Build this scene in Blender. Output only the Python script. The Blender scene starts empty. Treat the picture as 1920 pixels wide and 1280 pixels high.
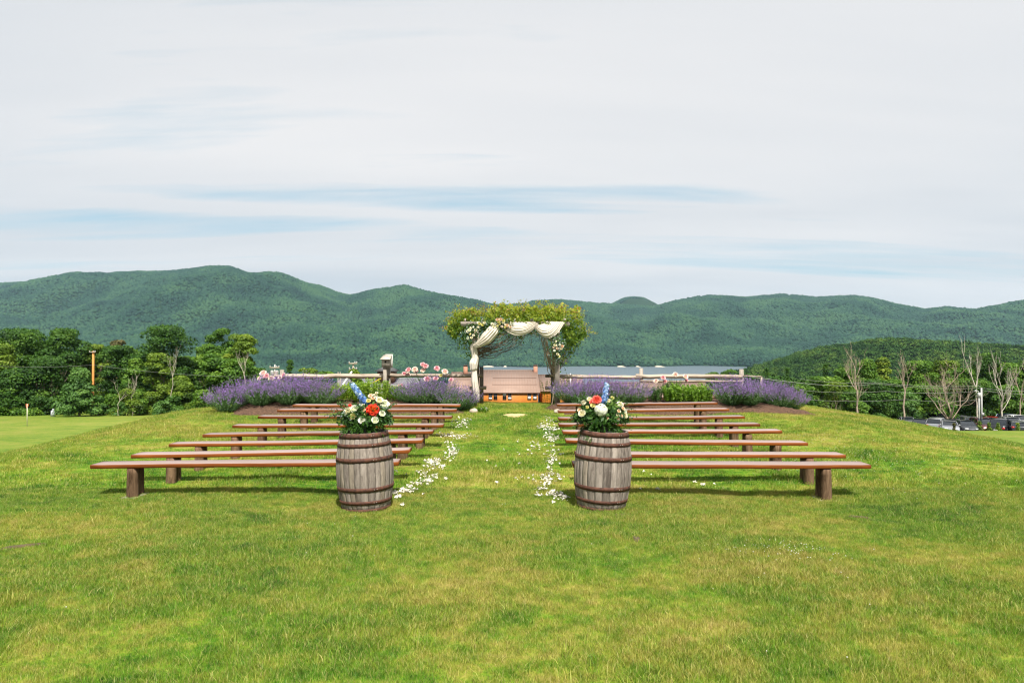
import bpy, math, random
import numpy as np
from mathutils import Vector, Matrix, noise as mnoise

R = math.radians
C = bpy.context.scene.collection
sc = bpy.context.scene
# ------------------------------------------------------------------ camera
F = 1280.0; HOR = 655.0; CAMZ = 1.95
PITCH = math.atan((HOR - 640.0) / F)
cd = bpy.data.cameras.new('camera'); cam = bpy.data.objects.new('camera', cd); C.objects.link(cam)
cd.sensor_width = 36.0; cd.lens = 24.0; cd.clip_start = 0.1; cd.clip_end = 20000
cam.location = (0, 0, CAMZ); cam.rotation_euler = (R(90) + PITCH, 0, 0)
sc.camera = cam
# ------------------------------------------------------------------ light
SUN_EL, SUN_AZ = R(57), R(166)          # azimuth clockwise from +Y: behind the camera, slightly to the right
w = bpy.data.worlds.new('World'); sc.world = w; w.use_nodes = True
nt = w.node_tree; nt.nodes.clear()
def N(tree, typ, **kw):
    n = tree.nodes.new(typ)
    for k, v in kw.items(): setattr(n, k, v)
    return n
def L(tree, a, b): tree.links.new(a, b)
def MATH(tree, op, a, b=None, c=None, clamp=False):
    n = N(tree, 'ShaderNodeMath', operation=op, use_clamp=clamp)
    for i, v in enumerate((a, b, c)):
        if v is None: continue
        if isinstance(v, (int, float)): n.inputs[i].default_value = v
        else: L(tree, v, n.inputs[i])
    return n.outputs[0]
def MIXC(tree, f, a, b, blend='MIX'):
    n = N(tree, 'ShaderNodeMix', data_type='RGBA', blend_type=blend)
    for i, v in ((0, f), (6, a), (7, b)):
        if isinstance(v, (int, float)): n.inputs[i].default_value = v
        elif isinstance(v, tuple): n.inputs[i].default_value = (*v[:3], 1)
        else: L(tree, v, n.inputs[i])
    return n.outputs[2]
def RAMP(tree, f, stops, interp='LINEAR'):
    n = N(tree, 'ShaderNodeValToRGB'); cr = n.color_ramp; cr.interpolation = interp
    while len(cr.elements) < len(stops): cr.elements.new(0.5)
    for e, (p, c) in zip(cr.elements, stops):
        e.position = p; e.color = (*c[:3], 1) if isinstance(c, tuple) else (c, c, c, 1)
    L(tree, f, n.inputs[0]); return n.outputs[0]
def NOISE(tree, vec, scale, detail=4, rough=0.55, dist=0.0, out=0):
    n = N(tree, 'ShaderNodeTexNoise'); n.inputs['Scale'].default_value = scale
    n.inputs['Detail'].default_value = detail; n.inputs['Roughness'].default_value = rough
    n.inputs['Distortion'].default_value = dist
    if vec is not None: L(tree, vec, n.inputs['Vector'])
    return n.outputs[out]
def MAPR(tree, v, a, b, c, d):
    n = N(tree, 'ShaderNodeMapRange'); L(tree, v, n.inputs[0])
    for i, x in enumerate((a, b, c, d)): n.inputs[i + 1].default_value = x
    return n.outputs[0]
sky = N(nt, 'ShaderNodeTexSky', sky_type='NISHITA', sun_disc=False, sun_elevation=SUN_EL, sun_rotation=SUN_AZ)
sky.altitude = 300; sky.dust_density = 1.5
tc = N(nt, 'ShaderNodeTexCoord'); sep = N(nt, 'ShaderNodeSeparateXYZ'); L(nt, tc.outputs['Generated'], sep.inputs[0])
k = MATH(nt, 'ADD', MATH(nt, 'MAXIMUM', sep.outputs[2], 0.0), 0.10)
u = MATH(nt, 'DIVIDE', sep.outputs[0], k); v = MATH(nt, 'DIVIDE', sep.outputs[1], k)
cmb = N(nt, 'ShaderNodeCombineXYZ'); L(nt, u, cmb.inputs[0]); L(nt, v, cmb.inputs[1])
def cloud_noise(sx, sy, rot, off, detail, rough, dist=0.0):
    mp = N(nt, 'ShaderNodeMapping'); L(nt, cmb.outputs[0], mp.inputs[0])
    mp.inputs['Scale'].default_value = (sx, sy, 1); mp.inputs['Rotation'].default_value = (0, 0, rot)
    mp.inputs['Location'].default_value = off
    return NOISE(nt, mp.outputs[0], 1.0, detail, rough, dist)
CL_OFF = (11.6, 2.9, 3.0)
c1 = cloud_noise(0.20, 1.05, R(-7), CL_OFF, 7, 0.55, 0.35)     # the streaks
c2 = cloud_noise(0.20, 0.50, R(-4), (1.3, 9.2, 4.0), 4, 0.50, 0.3)    # broad veil
c3 = cloud_noise(0.9, 7.0, R(-9), (5.0, 2.0, 1.0), 5, 0.6, 0.6)       # fine fibres
thick = MATH(nt, 'ADD', MATH(nt, 'MULTIPLY', c1, 0.80), MATH(nt, 'ADD', MATH(nt, 'MULTIPLY', c2, 0.35), MATH(nt, 'MULTIPLY', c3, 0.15)))
# a clearer belt low in the sky, crossed by one long bright streak of cirrus
el = MATH(nt, 'DIVIDE', sep.outputs[2], MATH(nt, 'MAXIMUM', sep.outputs[1], 0.25)); az = MATH(nt, 'DIVIDE', sep.outputs[0], MATH(nt, 'MAXIMUM', sep.outputs[1], 0.25))
def GAUSS(x, c, wd):
    d = MATH(nt, 'DIVIDE', MATH(nt, 'SUBTRACT', x, c), wd); return MATH(nt, 'EXPONENT', MATH(nt, 'MULTIPLY', MATH(nt, 'MULTIPLY', d, d), -1.0))
line = MATH(nt, 'ADD', MATH(nt, 'ADD', el, MATH(nt, 'MULTIPLY', az, 0.050)), MATH(nt, 'MULTIPLY', MATH(nt, 'SUBTRACT', c2, 0.5), 0.06))
belt = GAUSS(line, 0.178, 0.055); streak = GAUSS(line, 0.186, 0.011)
bias = MATH(nt, 'ADD', MATH(nt, 'MULTIPLY', belt, -0.092), MATH(nt, 'MULTIPLY', streak, 0.13))
cover = MAPR(nt, MATH(nt, 'ADD', MATH(nt, 'ADD', thick, 0.055), bias), 0.505, 0.635, 0.20, 1.0)
grey = MAPR(nt, MATH(nt, 'ADD', MATH(nt, 'MULTIPLY', c2, 0.75), MATH(nt, 'MULTIPLY', c1, 0.25)), 0.36, 0.60, 0.0, 1.0)
ccol = MIXC(nt, grey, (6.9, 6.85, 6.9), (5.1, 5.45, 5.85))
skyc = MIXC(nt, 0.60, sky.outputs[0], (3.4, 5.6, 6.5))
full = MIXC(nt, cover, skyc, ccol)
bg = N(nt, 'ShaderNodeBackground'); bg.inputs[1].default_value = 0.078; L(nt, full, bg.inputs[0])
wo = N(nt, 'ShaderNodeOutputWorld'); L(nt, bg.outputs[0], wo.inputs[0])
sl = bpy.data.lights.new('sun', 'SUN'); so = bpy.data.objects.new('sun', sl); C.objects.link(so)
sl.energy = 5.0; sl.angle = R(1.6); sl.color = (1.0, 0.955, 0.88)
sd = Vector((math.sin(SUN_AZ) * math.cos(SUN_EL), math.cos(SUN_AZ) * math.cos(SUN_EL), math.sin(SUN_EL)))
so.rotation_euler = sd.to_track_quat('Z', 'Y').to_euler(); so.location = (0, -20, 60)
sc.view_settings.view_transform = 'Standard'; sc.view_settings.look = 'None'
sc.view_settings.exposure = 0.70; sc.view_settings.gamma = 1.0; sc.view_settings.use_curve_mapping = False
sc.cycles.use_denoising = True; sc.cycles.denoising_prefilter = 'ACCURATE'
try: sc.cycles.denoiser = 'OPENIMAGEDENOISE'
except Exception: pass
sc.cycles.max_bounces = 6; sc.cycles.volume_bounces = 0; sc.cycles.transparent_max_bounces = 6
sc.cycles.diffuse_bounces = 3; sc.cycles.sample_clamp_indirect = 2.0; sc.cycles.sample_clamp_direct = 10.0
sc.cycles.filter_width = 1.2

# ------------------------------------------------------------------ helpers
def P(px, py, Y):
    """world point at forward distance Y that lies on the line of sight of full-size photo pixel (px, py)"""
    v_ = 640.0 - py; a = PITCH
    yy = F * math.cos(a) - v_ * math.sin(a); zz = F * math.sin(a) + v_ * math.cos(a)
    s = Y / yy
    return Vector(((px - 960.0) * s, Y, CAMZ + zz * s))
def PX(px, Y): return (px - 960.0) / F * Y
def PZ(py, Y): return P(960, py, Y).z
def tag(o, label=None, cat=None, group=None, kind=None):
    if label: o['label'] = label
    if cat: o['category'] = cat
    if group: o['group'] = group
    if kind: o['kind'] = kind
    return o
def empty(name, loc=(0, 0, 0), rz=0.0, label=None, cat=None, group=None):
    o = bpy.data.objects.new(name, None); o.location = loc; o.rotation_euler = (0, 0, rz)
    o.empty_display_size = 0.1; C.objects.link(o); return tag(o, label, cat, group)
def link(name, me, parent=None, loc=None):
    o = bpy.data.objects.new(name, me); C.objects.link(o)
    if parent is not None: o.parent = parent
    if loc is not None: o.location = loc
    return o
def children(o): return [c for c in bpy.data.objects if c.parent == o]
def copy_tree(o, parent=None, kids=None):
    if kids is None:
        kids = {}
        for c in bpy.data.objects:
            if c.parent: kids.setdefault(c.parent, []).append(c)
    c = o.copy(); C.objects.link(c)
    if parent is not None: c.parent = parent
    for ch in kids.get(o, []): copy_tree(ch, c, kids)
    return c
def mesh(name, V, faces, mat=None, smooth=False, tint=None, mats=None, midx=None):
    """V (n,3); faces: array (m,k) or list of such arrays; tint: per-vertex float"""
    V = np.asarray(V, dtype=np.float32).reshape(-1, 3)
    if isinstance(faces, np.ndarray): faces = [faces]
    faces = [np.asarray(f, dtype=np.int32) for f in faces if len(f)]
    me = bpy.data.meshes.new(name)
    me.vertices.add(len(V)); me.vertices.foreach_set('co', V.ravel())
    loops = np.concatenate([f.ravel() for f in faces]); tot = np.concatenate([np.full(len(f), f.shape[1], dtype=np.int32) for f in faces])
    st = np.concatenate([[0], np.cumsum(tot)[:-1]]).astype(np.int32)
    me.loops.add(len(loops)); me.loops.foreach_set('vertex_index', loops)
    me.polygons.add(len(tot)); me.polygons.foreach_set('loop_start', st); me.polygons.foreach_set('loop_total', tot)
    if smooth: me.polygons.foreach_set('use_smooth', np.ones(len(tot), dtype=bool))
    if midx is not None: me.polygons.foreach_set('material_index', np.asarray(midx, dtype=np.int32))
    if tint is not None:
        a = me.attributes.new('tint', 'FLOAT', 'POINT'); a.data.foreach_set('value', np.asarray(tint, dtype=np.float32))
    for m in (mats or ([mat] if mat else [])): me.materials.append(m)
    me.update(calc_edges=True); me.validate(); return me
class MB:
    """collects shapes into one mesh"""
    def __init__(s): s.V = []; s.F = {}; s.n = 0; s.T = []
    def add(s, V, Fs, tint=0.5):
        V = np.asarray(V, dtype=float).reshape(-1, 3)
        Fs = Fs if isinstance(Fs, list) else [Fs]
        for f in Fs:
            f = np.asarray(f, dtype=int)
            if len(f): s.F.setdefault(f.shape[1], []).append(f + s.n)
        s.V.append(V); s.n += len(V)
        s.T.append(np.full(len(V), tint) if np.isscalar(tint) else np.asarray(tint)); return s
    def box(s, x0, x1, y0, y1, z0, z1, M=None, tint=0.5, taper=0.0):
        V = np.array([[x, y, z] for z in (z0, z1) for (x, y) in ((x0, y0), (x1, y0), (x1, y1), (x0, y1))], dtype=float)
        if taper:
            c = np.array([(x0 + x1) / 2, (y0 + y1) / 2]); V[4:, :2] = c + (V[4:, :2] - c) * (1 - taper)
        if M is not None: V = tf(V, M)
        return s.add(V, np.array([[0, 3, 2, 1], [4, 5, 6, 7], [0, 1, 5, 4], [1, 2, 6, 5], [2, 3, 7, 6], [3, 0, 4, 7]]), tint)
    def tube(s, pts, rad, k=6, cap=True, tint=0.5):
        V, Fq, caps = tube(pts, rad, k)
        s.add(V, Fq, tint)
        if cap and k > 2:
            n = s.n - len(V); m = len(pts)
            s.F.setdefault(k, []).append(np.array([[n + j for j in range(k)][::-1], [n + (m - 1) * k + j for j in range(k)]]))
        return s
    def lathe(s, prof, k=24, tint=0.5, cx=0, cy=0):
        prof = np.asarray(prof, dtype=float); a = np.linspace(0, 2 * np.pi, k, endpoint=False)
        V = np.stack([np.outer(prof[:, 0], np.cos(a)) + cx, np.outer(prof[:, 0], np.sin(a)) + cy, np.repeat(prof[:, 1:2], k, 1)], -1).reshape(-1, 3)
        return s.add(V, gridf(len(prof), k, wrap=True), tint)
    def prism(s, outline, axis, a0, a1, tint=0.5):
        """outline (n,2) extruded along axis 0/1/2 from a0 to a1"""
        o = np.asarray(outline, dtype=float); n = len(o); V = []
        for a in (a0, a1):
            q = np.insert(o, axis, a, axis=1); V.append(q)
        Fq = np.array([[i, (i + 1) % n, n + (i + 1) % n, n + i] for i in range(n)])
        return s.add(np.concatenate(V), [Fq, np.array([list(range(n))[::-1], list(range(n, 2 * n))])], tint)
    def mesh(s, name, mat=None, smooth=False):
        return mesh(name, np.concatenate(s.V), [np.concatenate(f) for f in s.F.values()], mat, smooth, np.concatenate(s.T))
    def build(s, name, mat=None, parent=None, smooth=False, loc=None):
        return link(name, s.mesh(name, mat, smooth), parent, loc)
def tf(V, M):
    V = np.asarray(V, dtype=float); M = np.array(M); return V @ M[:3, :3].T + M[:3, 3]
def gridf(m, n, wrap=False):
    i = np.arange(m - 1)[:, None]; j = np.arange(n if wrap else n - 1)[None, :]; j2 = (j + 1) % n
    a = i * n + j; b = i * n + j2; c = (i + 1) * n + j2; d = (i + 1) * n + j
    return np.stack([a, b, c, d], -1).reshape(-1, 4)
def tube(pts, rad, k=6):
    pts = np.asarray(pts, dtype=float); m = len(pts); rad = np.broadcast_to(np.asarray(rad, dtype=float), (m,))
    T = np.gradient(pts, axis=0); T /= np.linalg.norm(T, axis=1)[:, None] + 1e-9
    ref = np.array([0, 0, 1.0]) if abs(T[:, 2]).mean() < 0.8 else np.array([1.0, 0.1, 0])
    U = np.cross(T, ref); U /= np.linalg.norm(U, axis=1)[:, None] + 1e-9; W = np.cross(T, U)
    a = np.linspace(0, 2 * np.pi, k, endpoint=False)
    V = pts[:, None, :] + rad[:, None, None] * (np.cos(a)[None, :, None] * U[:, None, :] + np.sin(a)[None, :, None] * W[:, None, :])
    return V.reshape(-1, 3), gridf(m, k, True), None
def unit(v): return v / (np.linalg.norm(v, axis=-1, keepdims=True) + 1e-9)
def leaves(pos, nrm, size, aspect=1.7, rng=None, updir=None, fold=0.15):
    """diamond-shaped leaves: pos (n,3) centres, nrm (n,3) facing, size (n,)"""
    n = len(pos); size = np.broadcast_to(size, (n,))
    nrm = unit(nrm); r = rng.normal(size=(n, 3)) if updir is None else updir
    t = unit(r - (r * nrm).sum(1)[:, None] * nrm); b = np.cross(nrm, t)
    L_ = (size * 0.5)[:, None]; W_ = (size * 0.5 / aspect)[:, None]
    V = np.stack([pos - t * L_, pos + b * W_ + nrm * L_ * fold, pos + t * L_, pos - b * W_ + nrm * L_ * fold], 1).reshape(-1, 3)
    Fq = np.arange(4 * n).reshape(n, 4); return V, Fq
def fnoise(x, y, s=1.0, seed=0.0):
    return mnoise.noise(Vector((x * s + seed, y * s - seed * 0.7, seed * 1.3)))
def vnoise(X, Y, seed=0):
    """vectorised smooth value noise, range about -1..1"""
    rg = np.random.default_rng(seed); T = rg.uniform(-1, 1, (256, 256))
    xi = np.floor(X).astype(int); yi = np.floor(Y).astype(int); fx = X - xi; fy = Y - yi
    fx = fx * fx * (3 - 2 * fx); fy = fy * fy * (3 - 2 * fy)
    a = T[xi % 256, yi % 256]; b = T[(xi + 1) % 256, yi % 256]; c = T[xi % 256, (yi + 1) % 256]; d = T[(xi + 1) % 256, (yi + 1) % 256]
    return (a * (1 - fx) + b * fx) * (1 - fy) + (c * (1 - fx) + d * fx) * fy
def fbm(X, Y, o=4, seed=0, g=0.5):
    s = 0; a = 1.0
    for i in range(o): s = s + a * vnoise(X * 2 ** i + 13.1 * i, Y * 2 ** i + 7.7 * i, seed + i); a *= g
    return s
# ------------------------------------------------------------------ materials
def new_mat(name):
    m = bpy.data.materials.new(name); m.use_nodes = True; t = m.node_tree; t.nodes.clear()
    return m, t
def finish(m, t, col, rough=0.6, bump=None, bstr=0.3, bdist=0.01, spec=0.4, metal=0.0, trans=0.0, tcol=None):
    b = N(t, 'ShaderNodeBsdfPrincipled'); o = N(t, 'ShaderNodeOutputMaterial')
    if isinstance(col, tuple): b.inputs['Base Color'].default_value = (*col, 1)
    else: L(t, col, b.inputs['Base Color'])
    if isinstance(rough, (int, float)): b.inputs['Roughness'].default_value = rough
    else: L(t, rough, b.inputs['Roughness'])
    b.inputs['Metallic'].default_value = metal; b.inputs['Specular IOR Level'].default_value = spec
    if bump is not None:
        bn = N(t, 'ShaderNodeBump'); bn.inputs['Strength'].default_value = bstr; bn.inputs['Distance'].default_value = bdist
        L(t, bump, bn.inputs['Height']); L(t, bn.outputs[0], b.inputs['Normal'])
    out = b.outputs[0]
    if trans > 0:
        tr = N(t, 'ShaderNodeBsdfTranslucent'); mx = N(t, 'ShaderNodeMixShader'); mx.inputs[0].default_value = trans
        c = tcol if tcol is not None else col
        if isinstance(c, tuple): tr.inputs[0].default_value = (*c, 1)
        else: L(t, c, tr.inputs[0])
        L(t, out, mx.inputs[1]); L(t, tr.outputs[0], mx.inputs[2]); out = mx.outputs[0]
    L(t, out, o.inputs[0]); return m
def solid(name, c, rough=0.6, var=0.15, scale=6.0, bstr=0.15, bdist=0.004, stretch=(1, 1, 1), c2=None, spec=0.4, metal=0.0, trans=0.0, objrand=0.0, detail=5):
    m, t = new_mat(name); tc = N(t, 'ShaderNodeTexCoord'); mp = N(t, 'ShaderNodeMapping'); L(t, tc.outputs['Object'], mp.inputs[0])
    mp.inputs['Scale'].default_value = stretch; oi = N(t, 'ShaderNodeObjectInfo')
    ad = N(t, 'ShaderNodeVectorMath', operation='ADD'); L(t, mp.outputs[0], ad.inputs[0])
    cx = N(t, 'ShaderNodeCombineXYZ'); L(t, MATH(t, 'MULTIPLY', oi.outputs['Random'], 37.0), cx.inputs[0]); L(t, MATH(t, 'MULTIPLY', oi.outputs['Random'], 91.0), cx.inputs[1]); L(t, cx.outputs[0], ad.inputs[1])
    n = NOISE(t, ad.outputs[0], scale, detail, 0.62)
    a = tuple(x * (1 - var) for x in c); b = c2 if c2 else tuple(min(1, x * (1 + var)) for x in c)
    col = RAMP(t, n, [(0.33, a), (0.67, b)])
    if objrand:
        col = MIXC(t, 1.0, col, N_rand(t, oi, objrand), 'MULTIPLY')
    return finish(m, t, col, rough, n, bstr, bdist, spec, metal, trans)
def N_rand(t, oi, amt):
    v = MAPR(t, oi.outputs['Random'], 0, 1, 1 - amt, 1 + amt * 0.4)
    c = N(t, 'ShaderNodeCombineColor'); [L(t, v, c.inputs[i]) for i in range(3)]
    return c.outputs[0]
def leaf_mat(name, stops, trans=0.35, rough=0.55, objrand=0.15, wscale=0.0, spec=0.3):
    """colour by per-leaf tint (0..1)"""
    m, t = new_mat(name); at = N(t, 'ShaderNodeAttribute', attribute_name='tint')
    oi = N(t, 'ShaderNodeObjectInfo'); f = at.outputs['Fac']
    if wscale:
        g = N(t, 'ShaderNodeNewGeometry'); n = NOISE(t, g.outputs['Position'], wscale, 3, 0.5)
        f = MATH(t, 'ADD', f, MATH(t, 'MULTIPLY', MATH(t, 'SUBTRACT', n, 0.5), 0.9), clamp=True)
    col = RAMP(t, f, stops)
    if objrand: col = MIXC(t, 1.0, col, N_rand(t, oi, objrand), 'MULTIPLY')
    tcol = MIXC(t, 1.0, col, (1.25, 1.3, 0.7), 'MULTIPLY')
    return finish(m, t, col, rough, spec=spec, trans=trans, tcol=tcol)
# grass colour as a function of world position, shared by soil sheet and blades
def grass_group():
    g = bpy.data.node_groups.new('grass_colour', 'ShaderNodeTree')
    g.interface.new_socket('Color', in_out='OUTPUT', socket_type='NodeSocketColor')
    g.interface.new_socket('Fine', in_out='OUTPUT', socket_type='NodeSocketFloat')
    o = g.nodes.new('NodeGroupOutput'); geo = N(g, 'ShaderNodeNewGeometry')
    mp = N(g, 'ShaderNodeMapping'); L(g, geo.outputs['Position'], mp.inputs[0]); mp.inputs['Scale'].default_value = (0.8, 1.1, 0.2); mp.inputs['Rotation'].default_value = (0, 0, R(24))
    a = NOISE(g, mp.outputs[0], 0.60, 6, 0.62, 0.6); b = NOISE(g, mp.outputs[0], 4.2, 5, 0.65, 0.4); c = NOISE(g, geo.outputs['Position'], 26.0, 3, 0.6)
    d = NOISE(g, geo.outputs['Position'], 0.16, 3, 0.5)
    mix = MATH(g, 'ADD', MATH(g, 'MULTIPLY', a, 0.46), MATH(g, 'ADD', MATH(g, 'MULTIPLY', b, 0.40), MATH(g, 'MULTIPLY', c, 0.24)))
    mix = MATH(g, 'ADD', mix, MATH(g, 'MULTIPLY', MATH(g, 'SUBTRACT', d, 0.5), 0.25))
    col = RAMP(g, mix, [(0.43, (0.042, 0.145, 0.010)), (0.485, (0.125, 0.275, 0.017)), (0.54, (0.230, 0.340, 0.032)), (0.60, (0.365, 0.375, 0.062)), (0.69, (0.520, 0.420, 0.140))])
    L(g, col, o.inputs[0]); L(g, c, o.inputs[1]); return g
GG = grass_group()
def mat_lawn():
    m, t = new_mat('lawn_soil'); g = N(t, 'ShaderNodeGroup', node_tree=GG); geo = N(t, 'ShaderNodeNewGeometry')
    sp = N(t, 'ShaderNodeSeparateXYZ'); L(t, geo.outputs['Position'], sp.inputs[0])
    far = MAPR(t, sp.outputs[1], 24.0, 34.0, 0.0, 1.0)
    n2 = NOISE(t, geo.outputs['Position'], 0.05, 4, 0.5); n3 = NOISE(t, geo.outputs['Position'], 3.0, 5, 0.7)
    smooth = RAMP(t, n2, [(0.35, (0.105, 0.145, 0.022)), (0.65, (0.175, 0.195, 0.040))])
    col = MIXC(t, MATH(t, 'MULTIPLY', far, 0.62), g.outputs[0], smooth)
    wild = MAPR(t, sp.outputs[1], 96.0, 112.0, 0.0, 1.0)
    wcol = RAMP(t, n3, [(0.35, (0.02, 0.045, 0.01)), (0.65, (0.06, 0.11, 0.02))])
    col = MIXC(t, wild, col, wcol)
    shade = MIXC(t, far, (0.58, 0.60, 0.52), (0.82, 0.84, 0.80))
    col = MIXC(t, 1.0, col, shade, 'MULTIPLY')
    return finish(m, t, col, 0.9, MATH(t, 'ADD', g.outputs[1], n3), 0.7, 0.03, 0.1)
M_LAWN = mat_lawn()
def mat_blade():
    m, t = new_mat('grass_blade'); g = N(t, 'ShaderNodeGroup', node_tree=GG); at = N(t, 'ShaderNodeAttribute', attribute_name='tint')
    oi = N(t, 'ShaderNodeObjectInfo')
    col = g.outputs[0]
    fresh = MIXC(t, MAPR(t, at.outputs['Fac'], 0.0, 0.5, 0.55, 0.0), col, (0.075, 0.165, 0.02))
    dry = MIXC(t, MAPR(t, at.outputs['Fac'], 0.66, 1.0, 0.0, 0.80), fresh, (0.56, 0.45, 0.19))
    col = MIXC(t, 1.0, dry, N_rand(t, oi, 0.38), 'MULTIPLY')
    tcol = MIXC(t, 1.0, col, (1.2, 1.25, 0.6), 'MULTIPLY')
    return finish(m, t, col, 0.5, spec=0.25, trans=0.35, tcol=tcol)
M_BLADE = mat_blade()
M_BENCH = None
# ------------------------------------------------------------------ terrain heights
_gy = np.linspace(-60, 60, 1201)
_gz = np.interp(_gy, [-60, -12, 0, 5, 9, 12, 16.4, 18.5, 21, 60], [-4.0, -1.0, -0.10, 0.0, 0.0, 0.05, 0.155, 0.235, 0.30, 0.30])
_kk = np.exp(-0.5 * (np.arange(-15, 16) / 6.0) ** 2); _kk /= _kk.sum(); _gz = np.convolve(np.pad(_gz, 15, 'edge'), _kk, 'valid')
def mound(x, y):
    g = np.interp(y, _gy, _gz)
    dx = np.maximum(0, np.where(x < 0, -x - 7.7, x - 7.5)); dy = np.maximum(0, y - 21.3)
    d = np.sqrt(dx ** 2 + dy ** 2); c = 2.6
    return g - np.where(x < 0, 0.29, 0.215) * (np.sqrt(d * d + c * c) - c) - np.where(y > 21.3, 0.18 * dy, 0)
def lower(x, y):
    zl = np.interp(y, [0, 20, 39, 90, 110, 200, 300, 400, 700, 1100], [-1.7, -2.7, -3.7, -6.6, -7.6, -17, -28, -38, -57, -66])
    zr = np.interp(y, [0, 40, 75, 79, 84, 110, 200, 300, 400, 700, 1100], [-2.4, -4.6, -6.95, -7.6, -8.45, -9.6, -17, -28, -38, -57, -66])
    t = np.clip((x / np.maximum(y, 20) + 0.25) / 0.5, 0, 1); t = t * t * (3 - 2 * t)
    zc = np.interp(y, [0, 30, 60, 110, 150, 200, 300, 400, 700, 1100], [-4, -5, -7, -10.5, -13, -19, -28, -38, -57, -66])
    mid = np.exp(-((x / np.maximum(y, 20) - 0.02) / 0.22) ** 2)
    z = zl * (1 - t) + zr * t
    return z * (1 - mid) + zc * mid
def near_h(x, y):
    a = mound(x, y); b = lower(x, y); kk = 0.35
    h = np.maximum(kk - np.abs(a - b), 0) / kk
    z = np.maximum(a, b) + h * h * kk / 4
    s = np.clip((60 - y) / 30, 0, 1)
    return z + s * (0.022 * fbm(x * 0.55, y * 0.55, 3, 5) + 0.012 * vnoise(x * 2.3, y * 2.3, 9))
SKY = np.array([(-500, 560), (-250, 545), (0, 530), (60, 527), (130, 521), (200, 514), (270, 510), (330, 506), (390, 501), (430, 500), (465, 513), (500, 518), (540, 524), (600, 536), (635, 549), (655, 554), (700, 542), (760, 533), (800, 546), (860, 561), (930, 572), (985, 568), (1045, 561), (1110, 566), (1170, 570), (1228, 573), (1260, 564), (1300, 556), (1330, 552), (1400, 556), (1470, 550), (1530, 556), (1600, 553), (1640, 558), (1680, 569), (1735, 580), (1775, 574), (1830, 580), (1870, 573), (1920, 564), (2050, 545), (2400, 560)], dtype=float)
HILL = np.array([(1250, 760), (1330, 712), (1395, 694), (1440, 682), (1500, 664), (1560, 652), (1620, 642), (1690, 634), (1760, 638), (1830, 647), (1920, 650), (2050, 640), (2300, 660), (2500, 700)], dtype=float)
def far_h(x, y):
    y = np.maximum(y, 1.0); px = 960 + F * x / y
    ridge = np.interp(px, SKY[:, 0], SKY[:, 1])
    yr = 4300 + 350 * np.sin(px * 0.0052 + 1.0) + 180 * np.sin(px * 0.013)
    zr = CAMZ + (HOR - ridge) * yr / F - 9.0
    lf = np.clip((900 - px) / 60, 0, 1)
    ys = np.where(px < 905, 2350 - 1450 * lf, 2480 + 60 * np.sin(px * 0.03) + 40 * np.sin(px * 0.011))
    y0 = np.where(px < 905, np.maximum(ys, 1900), ys)
    uu = np.clip((y - y0) / (yr - y0), 0, 1)
    s = np.where(uu < 1, uu ** 1.12 * (1.0 + 0.10 * np.sin(np.pi * uu)), 1.0)
    base = np.where(y < ys, -68.0, -58.5)
    sh = np.clip((y - ys) / 40.0, 0, 1); base = -68 + 9.5 * sh
    z = base + (zr + 58.5) * s
    fold = fbm(x / 620 + 3, y / 800, 4, 21) * 88 + fbm(x / 190, y / 260, 3, 31) * 15
    z = z + fold * np.sin(np.pi * np.clip(uu, 0, 1)) ** 0.8 * np.where(uu > 0, 1, 0)
    z = np.where(y > yr, zr - (y - yr) * 0.35, z)
    # wooded hill on the right, nearer
    zh = CAMZ + (HOR - np.interp(px, HILL[:, 0], HILL[:, 1])) * 900 / F - 8.5
    q = np.exp(-((y - 900) / 260.0) ** 2)
    zh = -70 + (zh + 70) * q + 3.0 * fbm(x / 90, y / 90, 3, 44) * q
    return np.maximum(z, zh)
# ------------------------------------------------------------------ setting
def stretch(a, b, n, x0, dense):
    """grid coordinates from a to b, dense near x0"""
    lo, hi = math.asinh((a - x0) / dense), math.asinh((b - x0) / dense)
    return x0 + dense * np.sinh(np.linspace(lo, hi, n))
gx = stretch(-900, 900, 420, 0, 6.0); gy = stretch(-25, 760, 380, 12, 7.0)
GX, GY = np.meshgrid(gx, gy)
GZ = near_h(GX, GY)
me = mesh('lawn', np.stack([GX, GY, GZ], -1).reshape(-1, 3), gridf(len(gy), len(gx)), M_LAWN, True)
tag(link('lawn', me), kind='structure')
tag(bpy.data.objects['lawn'], 'mown green and yellowish lawn rising to a mound with the benches')
def gz(x, y): return float(near_h(np.array([float(x)]), np.array([float(y)]))[0])

m_, t_ = new_mat('forest_floor'); g_ = N(t_, 'ShaderNodeNewGeometry')
n_ = NOISE(t_, g_.outputs['Position'], 0.05, 5, 0.6)
M_FLOOR = finish(m_, t_, RAMP(t_, n_, [(0.35, (0.008, 0.025, 0.010)), (0.65, (0.018, 0.045, 0.016))]), 0.95, n_, 0.5, 2.0, 0.1)
tt = np.linspace(-1.15, 1.15, 420); yy = np.concatenate([np.linspace(560, 2300, 90), np.linspace(2320, 5200, 200), np.linspace(5300, 6600, 14)])
TT, YY = np.meshgrid(tt, yy); XX = TT * YY; ZZ = far_h(XX, YY)
ZZ = np.where(YY < 700, np.minimum(ZZ, near_h(XX, YY) - 1.5), ZZ)
tag(link('mountains', mesh('mountains', np.stack([XX, YY, ZZ], -1).reshape(-1, 3), gridf(len(yy), len(tt)), M_FLOOR, True)), 'long forested mountain ridge across the horizon', kind='structure')
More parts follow.
